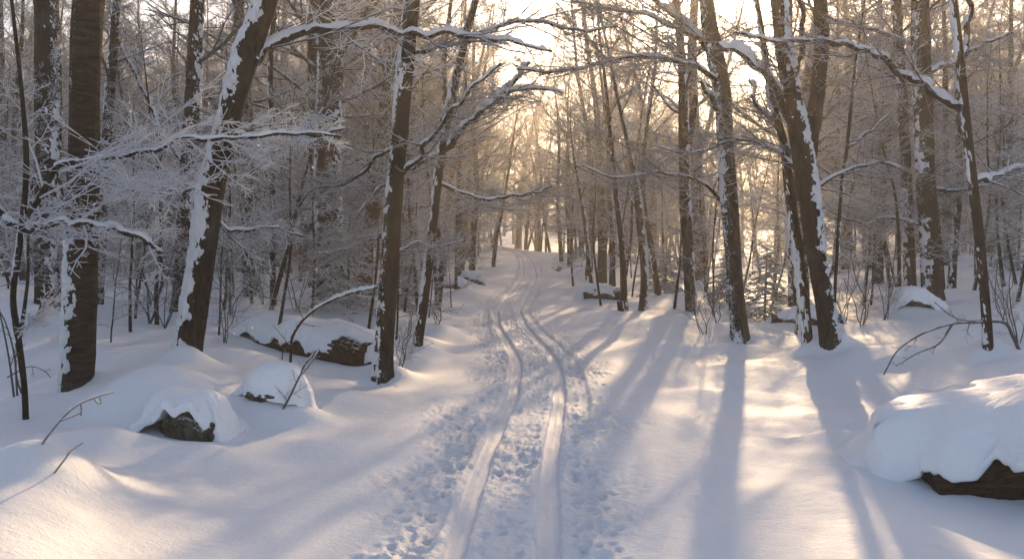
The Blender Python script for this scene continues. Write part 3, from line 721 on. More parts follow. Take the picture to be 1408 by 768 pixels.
# ------------------------------------------------------------------ background prototypes (shared meshes)
def proto_tree(seed, h, rad, h0, n, spread, dens, lean=.03, k=(10, 7, 4), rmin=(.007, .006, .005), el=(.15, .95), mats=None, bark=None):
    r = np.random.default_rng(seed)
    q = np.array([0, 0, -.4]); d = norm(np.array([r.normal(0, lean), r.normal(0, lean), 1.])); pts = [q]
    m = 12
    for i in range(m - 1):
        d = norm(d + np.array([r.normal(0, .045), r.normal(0, .045), .06])); pts.append(pts[-1] + d * (h + .4) / (m - 1))
    pts = np.array(pts); rr = rad * np.linspace(1.1, .12, m); rr[0] = rad * 1.3
    v, qd, P_, R_, ring, RR = bark_tube(pts, rr, .09, 14, seed=seed)
    tm = mesh('trunk', v, qd, M_DUST[('dark', -1 if seed % 2 else 1)])
    sv, sq = snow_on(P_, RR, ring, (r.choice([-1, 1]), -.4, .1), .016, .40, seed, step=.09, freq=8)
    sm = None
    acc = Acc()
    lp, lr, ln = limb_paths(r, P_, R_, h0, h * .97, n, spread, el=el)
    v, qd = tubes(lp, lr, 5); acc.add(v, qd, 0)
    fan(r, acc, lp, lr, ln, dens, k=k, rmin=rmin)
    # leader fork
    cm = acc.mesh('crown', mats or [M_LIMB, M_TWIG])
    return tm, sm, cm

TALL = [proto_tree(200 + i, h, rd, h0, n, sp, de) for i, (h, rd, h0, n, sp, de) in enumerate([
    (12, .15, 1.8, 26, 3.0, 1.25), (13, .17, 2.4, 26, 3.2, 1.25), (11, .11, 1.3, 28, 2.6, 1.3), (12.5, .13, 1.8, 28, 3.0, 1.25), (10, .09, 1.0, 28, 2.4, 1.3), (13.5, .19, 2.6, 26, 3.6, 1.2)])]
FROSTY = [mat for mat in [M_LIMB, M_FROST]]
SMALL = [proto_tree(230 + i, h, rd, h0, n, sp, de, k=(10, 8, 4), rmin=(.005, .004, .0035), el=(.05, .8), mats=FROSTY, lean=.08) for i, (h, rd, h0, n, sp, de) in enumerate([
    (4.2, .028, .5, 14, 1.5, 1.0), (5.2, .035, .7, 15, 1.7, 1.0), (3.2, .022, .35, 13, 1.3, 1.0), (6, .04, .9, 16, 2.0, 1.0)])]

def copy_tree(kind, loc, rz, sc, label, group, name='bare_tree', cat='tree', tilt=(0, 0)):
    root = thing(name, label, cat, loc, group)
    root.rotation_euler = (tilt[0], tilt[1], rz); root.scale = (sc, sc, sc)
    tm, sm, cm = kind
    t = link('trunk' if 'tree' in name else 'stem', tm, root)
    if sm is not None: link('snow_patch', sm, t)
    link('crown' if 'tree' in name else 'twigs', cm, root)
    return root

HEROXY = [(o.location.x, o.location.y) for o in C.objects if o.parent is None and o.type == 'EMPTY']
placed = list(HEROXY)
def region(x, y):
    px = 704 + x / y * F
    side = 'left' if px < 704 else 'right'
    return px, side
def free(x, y, rmin):
    return all((x - a) ** 2 + (y - b) ** 2 > rmin * rmin for a, b in placed)
rb = np.random.default_rng(77)
SUNX = (1010 - 704) / F
def lab_tree(side, y, k):
    dist = 'in the near woods' if y < 30 else 'in the middle of the woods' if y < 52 else 'deep in the hazy woods'
    form = ['slim dark', 'dark upright', 'thin low-branched', 'frosted upright', 'small spindly', 'stout tall'][k]
    return f'{form} winter tree {dist} {side} of the trail', f'{form} trees {dist} {side} of the trail'
cnt = 0; tries = 0
while cnt < 240 and tries < 30000:
    tries += 1
    y = math.sqrt(rb.uniform(13 ** 2, 84 ** 2)); x = rb.uniform(-.68, .68) * y
    s = abs(x - pathx(y))
    if y < 72 and s < 1.9 + (.3 if y > 20 else .8) + (1.3 if y > 36 else 0): continue
    if y < 16 and rb.uniform() < .6: continue
    px, side = region(x, y)
    # keep the low sun's window open
    du = x - .261 * (y - 8)
    if y < 60 and -4.5 < du < 4.5 and rb.uniform() < .78: continue
    if y > 45 and -15 < du < 6 and rb.uniform() < .3: continue
    if not free(x, y, 1.1 + y * .012): continue
    k = rb.integers(0, 6)
    lb, gp = lab_tree(side, y, k)
    copy_tree(TALL[k], (x, y, ground(x, y)), rb.uniform(0, 6.28), (rb.uniform(.85, 1.12) * (1 + max(0, y - 32) / 50 * .65)) if not (-15 < du < 6) or y < 30 else rb.uniform(.85, 1.0) * (1 + .2 * (y > 60)), lb, gp, tilt=(rb.normal(0, .03), rb.normal(0, .03)))
    placed.append((x, y)); cnt += 1

cnt = 0; tries = 0
while cnt < 135 and tries < 30000:
    tries += 1
    y = math.exp(rb.uniform(math.log(11), math.log(60))); x = rb.uniform(-.66, .66) * y
    s = abs(x - pathx(y))
    if s < 1.9 + (1.3 if y < 25 else .2): continue
    if 1080 < 704 + x / y * F and y < 12: continue
    if not free(x, y, .55): continue
    px, side = region(x, y)

    k = rb.integers(0, 4)
    dist = 'near' if y < 22 else 'farther back' if y < 38 else 'in the haze'
    form = ['small frosted', 'tall frosted', 'knee-low frosted', 'leggy frosted'][k]
    if k == 2: form = 'low frosted'
    sc = rb.uniform(.6, 1.05)
    copy_tree(SMALL[k], (x, y, ground(x, y)), rb.uniform(0, 6.28), sc, f'{form} sapling {dist} {side} of the trail among the trunks', f'{form} saplings {dist} {side} of the trail', name='sapling', cat='sapling', tilt=(rb.normal(0, .08), rb.normal(0, .08)))
    placed.append((x, y)); cnt += 1

SPOTS = [(575, 13.6, .85, 1, 'broad golden-white frosted bush left of the slender leaning tree'), (604, 17.2, .9, 3, 'tall golden-white frosted bush between the two thin leaning trunks'), (556, 15.6, .85, 0, 'rounded frosted bush behind the tall straight dark tree'), (628, 22.5, 1.0, 3, 'frosted bush over the drift before the close pair of far trunks'), (852, 23, 1.15, 3, 'tall frosted bush over the small snowy log beyond the bend'), (893, 27, 1.4, 1, 'wide frosted bush between the slim collared trunk and the thin tree'),
         (545, 12.6, .62, 0, 'golden frosted bush just right of the tall straight dark tree'), (590, 15.0, .6, 2, 'frosted bush close behind the slender tree leaning over the trail'), (500, 12.9, .7, 1, 'frosted bush between the snowy log and the tall straight dark tree'),
         (620, 19.0, .6, 2, 'low frosted bush on the drift beside the far trail'), (425, 13.2, .62, 3, 'spreading frosted bush behind the middle of the snowy log'), (300, 11.2, .5, 0, 'frosted bush right behind the leaning snow-streaked tree'),
         (180, 10.5, .55, 1, 'frosted bush between the banded trunk and the leaning tree'), (150, 9.6, .42, 2, 'low frosted bush just right of the banded trunk'), (20, 9.5, .5, 3, 'frosted bush behind the sapling at the left edge'),
         (830, 19.5, .8, 1, 'frosted bush behind the snapped stump'), (870, 22, .9, 0, 'frosted bush behind the slim snow-collared trunk'), (790, 27, .8, 3, 'frosted bush at the inside of the far bend'), (925, 17, .7, 3, 'frosted bush left of the forked dark trunk'),
         (970, 20, .9, 1, 'frosted bush behind the forked dark trunk'), (1200, 16, .7, 0, 'frosted bush right of the foremost big tree'), (1230, 18.5, .9, 3, 'tall frosted bush left of the stout black trunk'), (1335, 14.5, .8, 1, 'frosted bush right of the stout black trunk'), (1395, 13, .7, 3, 'frosted bush at the right edge beyond the log'), (1060, 19, .9, 3, 'frosted bush behind the grey trunk')]
for i, (px_, y_, sc_, k_, l_) in enumerate(SPOTS):
    x_ = (px_ - 704) / F * y_
    copy_tree(SMALL[k_], (x_, y_, ground(x_, y_)), i * 1.3, sc_, l_, 'frosted bushes among the front trunks', name='sapling', cat='bush', tilt=(.08, -.05))

ARCH = [(-3.3, 19.5, 1, .10), (-3.0, 25, 4, .12), (-3.6, 32, 2, .12), (-3.1, 39, 0, .10), (3.6, 41, 2, -.12), (4.1, 47, 3, -.10), (-3.4, 47, 5, .1), (4.3, 53, 0, -.1), (-5.6, 29, 0, .1), (-5.2, 22, 3, .1)]
ARL = ['first', 'second', 'third', 'fourth', 'fifth', 'sixth', 'seventh']
for i, (dx, y, k, tl) in enumerate(ARCH):
    x = pathx(y) + dx; sd_ = 'left' if dx < 0 else 'right'; nn_ = sum(1 for a_ in ARCH[:i] if (a_[0] < 0) == (dx < 0))
    copy_tree(TALL[k], (x, y, ground(x, y)), i * 2.1, 1.0 + .1 * (i % 3), f'{ARL[nn_]} of the frosted trees arching over the trail from the {sd_}', 'trees arching over the trail', tilt=(0, tl))
    placed.append((x, y))
cnt = 0; tries = 0
while cnt < 105 and tries < 20000:
    tries += 1
    y = rb.uniform(20, 84); x = rb.uniform(-.14, .22) * y if y > 38 else rb.uniform(-.3, .36) * y
    s = abs(x - pathx(y))
    if s < 2.3 and y < 66: continue
    if y < 52 and -5 < x - .257 * (y - 8) < 4.5 and rb.uniform() < .8: continue
    if not free(x, y, 1.0): continue
    k = rb.integers(0, 4); side = 'left' if x < pathx(y) else 'right'
    wh = 'past the bend' if y < 45 else 'closing the far end'
    sc = rb.uniform(1.2, 1.9) * (1 + max(0, y - 30) / 60 * .9)
    copy_tree(SMALL[k], (x, y, ground(x, y)), rb.uniform(0, 6.28), sc, f'{["bushy", "spreading", "rounded", "tall bushy"][k]} white-frosted tree {wh} {side} of the trail', f'{["bushy", "spreading", "rounded", "tall bushy"][k]} white-frosted trees {wh} {side} of the trail', name='frosted_tree', cat='tree', tilt=(rb.normal(0, .05), rb.normal(0, .05)))
    placed.append((x, y)); cnt += 1

# far woods beyond what can be counted
def far_woods():
    acc = Acc(); r = np.random.default_rng(909)
    ps = []
    for i in range(4):
        rr = np.random.default_rng(950 + i)
        a2 = Acc()
        tp = np.array([[rr.normal(0, .3) * (j / 7), rr.normal(0, .3) * (j / 7), -0.5 + j * 1.9] for j in range(8)]); tr = .16 * np.linspace(1, .1, 8)
        v, q = tubes(tp[None], tr[None], 6); a2.add(v, q, 0)
        lp, lr, ln = limb_paths(rr, tp, tr, 1.2, 12.5, 24, 3.0, el=(.1, 1.0))
        v, q = tubes(lp, np.maximum(lr, .015), 4); a2.add(v, q, 0)
        fan(rr, a2, lp, lr, ln, 1, depth=2, k=(8, 5), rmin=(.016, .013), mats=(1, 1))
        ps.append((np.concatenate(a2.v), np.concatenate(a2.q), np.concatenate(a2.m)))
    for i in range(240):
        y = r.uniform(86, 150); x = r.uniform(-.72, .72) * y
        if -22 < x - .261 * (y - 8) < 7 and r.uniform() < .25: continue
        v, q, m = ps[i % 4]; a = r.uniform(0, 6.28); s = r.uniform(1.1, 1.7) if not (-22 < x - .261 * (y - 8) < 7) else r.uniform(.9, 1.15)
        c, sn = math.cos(a) * s, math.sin(a) * s
        w = np.stack([v[:, 0] * c - v[:, 1] * sn + x, v[:, 0] * sn + v[:, 1] * c + y, v[:, 2] * s + ground(x, y)], 1)
        acc.v.append(w); acc.q.append(q + acc.n); acc.m.append(m); acc.n += len(w)
    o = link('distant_woods', acc.mesh('distant_woods', [M_LIMB, M_TWIG]))
    tag(o, 'far-off mass of grey winter woods closing the view in the haze', 'woods', kind='stuff')
far_woods()

# ------------------------------------------------------------------ snow-laden small conifers
def conifer(label, px, d, h, w, seed, group='small snow-laden conifers'):
    r = np.random.default_rng(seed); x = (px - 704) / F * d; y = d
    g = ground(x, y); base = np.array([x, y, g])
    root = thing('conifer_sapling', label, 'conifer', base, group)
    tp = np.array([[0, 0, -.2], [.02, 0, h * .5], [0.04, .02, h]]); tr = np.array([.03, .02, .004])
    v, q = tubes(tp[None], tr[None], 8); link('trunk', mesh('trunk', v, q, M_BARK), root)
    acc = Acc(); n = 46; ln = []; rd = []; nr = []
    for i in range(n):
        t = i / n; hh = .08 + t * (h - .1); a = i * 2.4 + r.normal(0, .3); L = w * .5 * (1 - t) ** .75 * r.uniform(.75, 1.15) + .06
        e = .25 - .35 * (1 - t)
        dd = np.array([math.cos(a) * math.cos(e), math.sin(a) * math.cos(e), math.sin(e)]); p = np.array([.03 * t, 0, hh]); qq = [p]
        for j in range(6):
            dd = norm(dd + np.array([0, 0, -.09]) + r.normal(0, .05, 3)); qq.append(qq[-1] + dd * L / 6)
        ln.append(qq); rd.append(np.linspace(.010, .004, 7)); nr.append([0, 0, 1.])
    ln, rd, nr = np.array(ln), np.array(rd), np.array(nr)
    v, q = tubes(ln, rd, 5); acc.add(v, q, 0)
    cur = spawn(r, ln, rd, nr, 9, .1, .9, .42, 4, -.08, .08, .8, .03, rmin=.012); v, q = tubes(cur[0], cur[1], 4); acc.add(v, q, 0)
    cur = spawn(r, *cur, 7, .05, .9, .45, 3, -.06, .08, .9, .015, rmin=.010); v, q = tubes(cur[0], cur[1], 4); acc.add(v, q, 0)
    link('crown', acc.mesh('crown', [M_NEEDLE]), root)
conifer('snow-laden young conifer behind the snowy log, widest of the conifers', 478, 13.6, 1.5, 2.0, 301)
conifer('small snow-laden conifer left of the thin leaning trunk beside the trail', 556, 16, 1.3, 1.4, 302)
conifer('small dark conifer right of the stout leaning tree', 1052, 15.5, 1.35, 1.7, 303)
conifer('low snowy conifer half hidden behind the stout leaning tree', 1000, 17.5, 1.1, 1.4, 304)
conifer('snow-weighted conifer at the right edge of the woods', 1400, 18, 2.3, 2.2, 305)
conifer('low snowy conifer left of the forked dark trunk', 915, 22, 1.1, 1.6, 306)

# ------------------------------------------------------------------ snow-hooded logs and rocks
def drape(label, name, cat, cx, cy, ang, a, b, T, opens, seed, p=2.3, tilt=0.0, wood='log', wr=.25, wlen=.9, wv=.2, wu=0., wz=.1, ws=(.3, .3, .3), nphi=260, folds=0.0, scal=1.0, sk=.7):
    """snow hood over a log or rock. (cx,cy) centre, ang heading of the long axis, a/b half lengths, T height.
    opens: [(phi_from, phi_to, lip_height)] degrees (0 = right along the axis, -90 = towards the trail viewer) where the snow ends in an overhanging lip"""
    ax = np.array([math.cos(ang), math.sin(ang)]); bx = np.array([-ax[1], ax[0]])
    gz = ground(cx, cy); base = np.array([cx, cy, gz]); root = thing(name, label, cat, base)
    if wood == 'log':
        n = 7; c = np.zeros((n, 3)); u = np.linspace(-wlen, wlen, n) + wu
        c[:, 0] = ax[0] * u - bx[0] * wv; c[:, 1] = ax[1] * u - bx[1] * wv; c[:, 2] = wz + .03 * np.sin(np.arange(n) * 1.7 + seed) + tilt * u
        rr = wr * np.array([.80, .97, 1.05, .96, 1.0, .98, .93])
        v, q, *_ = bark_tube(c, rr, .02, 80, amp=.12, seed=seed)
        v = v.reshape(-1, 3); q = q.reshape(-1, 4); nr_ = 80; extra = []; qs = [q]; nv = len(v)
        for row, cc in ((0, c[0]), (nv // nr_ - 1, c[-1])):
            ringv = v[row * nr_:(row + 1) * nr_]; k0 = nv + sum(len(e) for e in extra)
            rg = np.random.default_rng(seed + row)
            extra += [cc + (ringv - cc) * .6 + rg.normal(0, .008, ringv.shape), cc + (ringv - cc) * .03]
            k = np.arange(nr_); k2 = (k + 1) % nr_
            qs.append(np.stack([row * nr_ + k, row * nr_ + k2, k0 + k2, k0 + k], 1)); qs.append(np.stack([k0 + k, k0 + k2, k0 + nr_ + k2, k0 + nr_ + k], 1))
        link('log', mesh('log', np.vstack([v] + extra), np.vstack(qs), M_WOOD), root)
    else:
        th = np.linspace(0, math.pi, 60)[:, None]; ph = np.linspace(0, 2 * math.pi, 110, endpoint=False)[None]
        X = np.sin(th) * np.cos(ph); Y = np.sin(th) * np.sin(ph); Z = np.cos(th) + 0 * ph
        q_ = fbm3(X * 2.6, Y * 2.6, Z * 2.6, seed + 4, 3)
        f = 1 + .35 * fbm3(X * 1.4, Y * 1.4, Z * 1.4, seed, 2) + .22 * (np.floor(q_ * 6) / 6 + .4 * (q_ * 6 - np.floor(q_ * 6)) ** 3 / 6) + .05 * fbm3(X * 9, Y * 9, Z * 9, seed + 6, 2)
        pu, pv, pz = X * f * ws[0] + wu, Y * f * ws[1] - wv, Z * f * ws[2] + wz
        v = np.stack([ax[0] * pu + bx[0] * pv, ax[1] * pu + bx[1] * pv, pz], -1)
        i = np.arange(59)[:, None] * 110; k = np.arange(110)[None]; k2 = (k + 1) % 110
        link('rock', mesh('rock', v.reshape(-1, 3), np.stack([i + k, i + 110 + k, i + 110 + k2, i + k2], -1), M_ROCK), root)
    phi = np.linspace(-math.pi, math.pi, nphi, endpoint=False)
    rphi = (np.abs(np.cos(phi) / a) ** p + np.abs(np.sin(phi) / b) ** p) ** (-1 / p)
    rows = []; deg = np.degrees(phi); m = 110
    ox = np.zeros(nphi); lz = np.full(nphi, -.1)
    for (d0, d1, lp) in opens:
        w = 9.
        dd = np.minimum(np.minimum(np.abs(deg - (d0 + d1) / 2), np.abs(deg + 360 - (d0 + d1) / 2)), np.abs(deg - 360 - (d0 + d1) / 2))
        o = 1 - smooth((d1 - d0) / 2 - w * .5, (d1 - d0) / 2 + w * .5, dd)
        lz = np.where(o > ox, lp * (1 - .95 * np.clip(dd / ((d1 - d0) / 2), 0, 1) ** 2.2), lz); ox = np.maximum(ox, o)
    sx, sy = rphi * np.cos(phi), rphi * np.sin(phi)
    wob = scal * (.15 * n2(sx * 4 + 9, sy * 4, seed + 21) + .10 * n2(sx * 9.5, sy * 9.5, seed + 22) + .045 * n2(sx * 24, sy * 27, seed + 23))
    for i in range(nphi):
        o = ox[i]; lip = max(lz[i] + wob[i], -.02)
        base_ = [(0, T), (.25, .99 * T), (.48, .95 * T), (.68, .85 * T), (.84, .70 * T)]
        shut = [(1.0, .46 * T), (1.13, .25 * T), (1.32, .08 * T), (1.55, -.0), (1.8, -.10)]
        k1 = max(lip + .07, .50 * T)
        op = [(.955, k1), (1.0, lip + .035), (.985, lip - .012), (.90, lip + .02), (.74, lip + .07)]
        tail = [(a_[0] * o + b_[0] * (1 - o), a_[1] * o + b_[1] * (1 - o)) for a_, b_ in zip(op, shut)]
        pr = np.array([(x_, y_, 0) for x_, y_ in base_ + tail]); rows.append(resample(pr, n=m)[:, :2])
    rows = np.array(rows); rho = rows[..., 0]; zz = rows[..., 1]
    R = np.minimum(rho, 1) * rphi[:, None] + np.maximum(rho - 1, 0) * b * sk
    U = R * np.cos(phi)[:, None]; V = R * np.sin(phi)[:, None]
    k = np.arange(m)[None] / (m - 1.); amt = smooth(0, .25, rho)
    big = fbm3(U * 2.2, V * 2.2, zz * 2.2, seed + 1, 2) * .10
    fine = fbm3(U * 8, V * 8, zz * 8, seed + 3, 4, .6) * .026
    # soft folds running down the flank
    an = np.arctan2(V, U)
    rid = folds * .15 * smooth(.3, .8, rho) * (1 - smooth(1.2, 1.6, rho)) * np.sqrt(n2(U * 5.0 - V * 2.0, V * 1.1 + U * .5, seed + 2) ** 2 + .002)
    out = (big * .6 + fine * smooth(.3, .9, rho) + rid)
    U = U + np.cos(an) * out * amt; V = V + np.sin(an) * out * amt
    zz = zz + (big + fine * .5) * (1 - smooth(1.2, 1.6, rho)) + tilt * U * (1 - smooth(1, 1.6, rho))
    X = cx + ax[0] * U + bx[0] * V; Y = cy + ax[1] * U + bx[1] * V
    hz = H(X, Y); t_ = smooth(.45, 1.0, rho)
    zz = zz + gz * (1 - t_) + hz * t_
    v = np.stack([X, Y, zz], -1) - base
    i = np.arange(nphi)[:, None] * m; i2 = ((np.arange(nphi) + 1) % nphi)[:, None] * m; kk = np.arange(m - 1)[None]
    q = np.stack([i + kk, i + kk + 1, i2 + kk + 1, i2 + kk], -1)
    link('snow_cap', mesh('snow_cap', v.reshape(-1, 3), q, M_DEEP), root)
    return root

drape('big fallen log under a thick draped snow cap in the lower right corner', 'snowy_log', 'log', 3.72, 5.80, math.radians(-4), 1.22, .64, .68,
      [(-171, -60, .38)], 401, p=2.1, tilt=.12, sk=.9, wr=.285, wlen=1.02, wv=.26, wu=.06, wz=.10, folds=3.4, nphi=520)
drape('fallen log under smooth snow beside the tall straight dark tree', 'snowy_log', 'log', -2.62, 11.05, math.radians(-40), 1.38, .40, .47,
      [(-160, -2, .17)], 402, p=2.8, wr=.19, wlen=1.28, wv=.16, wu=.03, wz=.08, nphi=360)
drape('mossy rock showing under the overhanging snow shelf near the left edge', 'snowy_rock', 'rock', -2.50, 6.62, math.radians(-25), .34, .30, .36,
      [(-118, -18, .19)], 403, wood='rock', ws=(.26, .22, .22), wv=.07, wu=.06, wz=.02, p=2.1)
drape('small rock with a rounded snow hood in the open snow left of the trail', 'snowy_rock', 'rock', -2.02, 7.35, 0.0, .30, .26, .31,
      [(-170, -20, .07)], 404, wood='rock', ws=(.24, .22, .15), wv=.03, wz=.04, nphi=160, scal=.5)
drape('short dark log under snow right of the stout leaning tree', 'snowy_log', 'log', 4.75, 13.8, -.1, .62, .24, .27,
      [(-150, -30, .12)], 405, wr=.12, wlen=.55, wv=.09, wz=.05, nphi=140, scal=.5)
drape('small snow-hooded log right of the trail beyond the bend', 'snowy_log', 'log', 2.15, 21, .25, .6, .35, .32,
      [(-150, -30, .13)], 406, wr=.16, wlen=.5, wv=.16, wz=.03, nphi=120, scal=.5)
drape('snow-hooded stone left of the stout black trunk', 'snowy_rock', 'rock', 6.1, 13.1, 0, .42, .3, .27,
      [(-150, -60, .09)], 407, wood='rock', ws=(.3, .22, .15), wv=.06, wz=.04, nphi=120, scal=.5)
for i, (x, y, s_, l) in enumerate([(-1.75, 24.5, .9, 'largest snow-hooded rock of the heap left of the far trail'), (-1.2, 26.5, .7, 'snow-hooded rock at the trail side of the heap'), (-2.5, 25.5, .8, 'snow-hooded rock at the woods side of the heap')]):
    drape(l, 'snowy_rock', 'rock', x, y, 0, s_ * .5, s_ * .4, .36, [(-150, -30, .12)], 410 + i, wood='rock', ws=(s_ * .4, s_ * .36, .22), wv=.03, wz=.08, nphi=80, scal=.6)

# snapped stump
st = hero('short snapped stump with pale broken top right of the trail', [(857, 442, 10), (855, 430, 10), (852, 414, 9)], 16.5, .2, snowdir=RIGHT, cover=.35, seed=60, sides=24, step=.02, name='tree_stump', cat='stump')

# ------------------------------------------------------------------ thin stems, bent branch, frosted grass, shrubs
def stems(label, name, cat, traces, d, mat, seed, dens=0.0, twmat=None, snow=0.0, k=(6, 4, 2), ratio=(.35, .5, .5), part='stem', rt=.0025, ddep=.0, group=None):
    r = np.random.default_rng(seed)
    (x0, y0), w0 = traces[0][0][0], traces[0][1]
    b = P(x0, y0, d); g = ground(b[0], b[1]); base = np.array([b[0], b[1], g]); dz = g - .02 - b[2]
    root = thing(name, label, cat, base, group)
    for tr, w0, w1 in traces:
        c = np.array([P(x, y, d + ddep * i / max(1, len(tr) - 1)) for i, (x, y) in enumerate(tr)])
        c[:, 2] += dz
        rad = np.linspace(w0, w1, len(c)) / F * d / 2
        v, q, P_, R_, ring, RR = bark_tube(c, rad, .012, 8, amp=.02, seed=seed)
        sto = link(part, mesh(part, v.reshape(-1, 3) - base, q.reshape(-1, 4), mat), root)
        if snow:
            sv, sq = snow_on(P_, RR, ring, (0, -.1, 1), snow, .85, seed, freq=14, step=.012, sharp=.5, noise=.4); add_mesh_part('snow_ridge', sv, sq, M_SNOW, sto, base)
        if dens:
            acc = Acc(); cc = resample(np.hstack([c, rad[:, None]]), n=9)
            fan(r, acc, cc[None, :, :3], cc[None, :, 3], norm(np.array([[.2, -1, .4]])), dens, k=k, ratio=ratio, rmin=(.0028, .0022, .002), mats=(0, 0, 0), minlen=.02, up=.05)
            me = acc.mesh('twigs', [twmat or M_TWIG], base)
            if me: link('twigs', me, sto)
    return root
stems('arching frosted grass stem with drooping seed head at the lower left', 'grass_stem', 'grass stem',
      [([(56, 660), (72, 638), (92, 615), (112, 600), (138, 590), (159, 584)], 3.2, 2), ([(112, 600), (113, 612), (112, 617)], 2, 2), ([(112, 613), (98, 619), (86, 624)], 2, 1.6), ([(130, 593), (136, 600), (140, 599), (138, 592)], 2, 1.6)], 4.75, M_TWIG, 501, snow=.005)
stems('short frosted grass stem below the arching one at lower left', 'grass_stem', 'grass stem', [([(73, 682), (88, 662), (100, 647), (115, 637)], 2.6, 1.8)], 4.55, M_TWIG, 502, snow=.005)
stems('thin bent branch arching over the snow-covered log, bearing snow', 'bent_branch', 'branch',
      [([(398, 530), (400, 495), (402, 470), (418, 445), (445, 425), (480, 410), (520, 401)], 4, 4), ([(402, 475), (390, 480), (388, 500), (384, 512)], 2, 1.4), ([(418, 445), (410, 430), (405, 415)], 2, 1.2)], 9.0, M_BARK, 503, dens=.6, snow=.02, k=(6, 3, 2))
stems('frosted brown twig standing over the small hooded rock', 'twig', 'twig', [([(388, 592), (400, 570), (412, 545), (420, 528), (434, 512)], 3, 1.8), ([(412, 545), (424, 532), (440, 508)], 2, 1.2)], 7.15, M_DARKT, 504, dens=1.0, k=(7, 3, 2), ratio=(.3, .5, .5), snow=.004, twmat=M_TWIG)
stems('dark fallen branch reaching left from the slender forked tree', 'fallen_branch', 'branch',
      [([(1402, 480), (1392, 458), (1380, 440), (1340, 440), (1310, 442), (1270, 455), (1235, 478), (1215, 512)], 5, 1.6), ([(1310, 442), (1290, 470), (1262, 482), (1232, 500)], 3, 1), ([(1340, 440), (1310, 432), (1285, 412)], 2, 1)], 9.0, M_DARKT, 505, dens=.9, k=(7, 3, 2), ratio=(.18, .5, .5), twmat=M_DARKT)
stems('wiry dark shrub with crossing bare stems at the left edge', 'bare_shrub', 'shrub',
      [([(20, 560), (12, 500), (0, 440), (-8, 400)], 3, 1.4), ([(24, 555), (20, 500), (8, 455), (-6, 430)], 3, 1.4), ([(30, 552), (22, 520), (30, 470), (70, 430), (85, 405)], 3, 1.4), ([(10, 530), (40, 515), (60, 520), (70, 530)], 2, 1.2)], 7.6, M_DARKT, 506, dens=.5, twmat=M_DARKT, k=(5, 3, 2))
SH = [
    ('leafless shrub left of the leaning snowy tree', [(206, 465), (203, 420), (198, 370), (196, 335)], 6, 12.0),
    ('single bare stem just behind the leaning snowy tree', [(226, 450), (240, 410), (232, 370), (222, 320)], 4, 11.5),
    ('thin upright stem right of the leaning snowy tree', [(308, 490), (310, 455), (302, 415), (300, 380)], 3, 10.8),
    ('pair of thin stems below the straight trunk right of the leaning tree', [(318, 460), (316, 410), (312, 360), (308, 310)], 3, 12.5),
    ('wispy bare shrub left of the stout leaning tree', [(968, 466), (960, 440), (950, 410), (948, 380)], 3, 13.0),
    ('wispy shrub against the foot of the stout leaning tree', [(985, 462), (975, 430), (970, 400), (972, 375)], 3, 13.5),
    ('wispy shrub with long stems right of the foremost tree', [(1186, 455), (1186, 420), (1176, 385), (1172, 350)], 3.5, 12.2),
    ('fine bare shrub between foremost tree and stout black trunk', [(1216, 448), (1222, 410), (1230, 372), (1228, 340)], 3, 12.8),
    ('low twiggy shrub left of the thick black trunk', [(1160, 440), (1152, 410), (1140, 380), (1150, 350)], 3, 14.0),
    ('twiggy shrub at the right edge beyond the big log', [(1400, 462), (1396, 430), (1388, 395), (1392, 355)], 3.5, 10.2),
    ('second twiggy shrub at the right edge, leaning left', [(1382, 440), (1370, 410), (1366, 385), (1375, 350)], 3, 11.2),
    ('small bare shrub beside the slender leaning tree', [(552, 520), (556, 480), (566, 455), (560, 430)], 2.5, 10.2),
    ('small bare shrub at the trail edge below the thin trunk', [(602, 460), (606, 440), (600, 415)], 2.4, 13.6),
    ('tiny bare shrub left of the snow-flecked dark trunk', [(408, 440), (404, 410), (398, 380), (404, 350)], 3, 13.5),
    ('brushy stems behind the pole-thin trunk', [(362, 430), (358, 400), (350, 370), (356, 330)], 3, 15.0),
]
for i, (l, tr, w, d) in enumerate(SH):
    r = np.random.default_rng(600 + i); trs = [(tr, w, 1.2)]
    for j in range(3):
        b = tr[0]; k_ = r.uniform(.6, 1); ln_ = (tr[0][1] - tr[-1][1]) * k_; sx = r.uniform(-.5, .5)
        trs.append(([(b[0] + r.uniform(-4, 4), b[1]), (b[0] + sx * ln_ * .4, b[1] - ln_ * .5), (b[0] + sx * ln_ * .9 + r.uniform(-6, 6), b[1] - ln_)], w * .7, 1))
    trs = [([(x_ + (r.normal(0, 1.8) if j_ else 0), y_) for j_, (x_, y_) in enumerate(resample(np.array([(a_, b_, 0) for a_, b_ in t_]), n=6)[:, :2])], w_ * .55, .9) for t_, w_, _ in trs]
    stems(l, 'bare_shrub', 'shrub', trs, d, M_DARKT, 600 + i, dens=1.3, k=(7, 4, 2), twmat=M_TWIG, ratio=(.4, .5, .5), group='bare shrubs poking out of the snow')

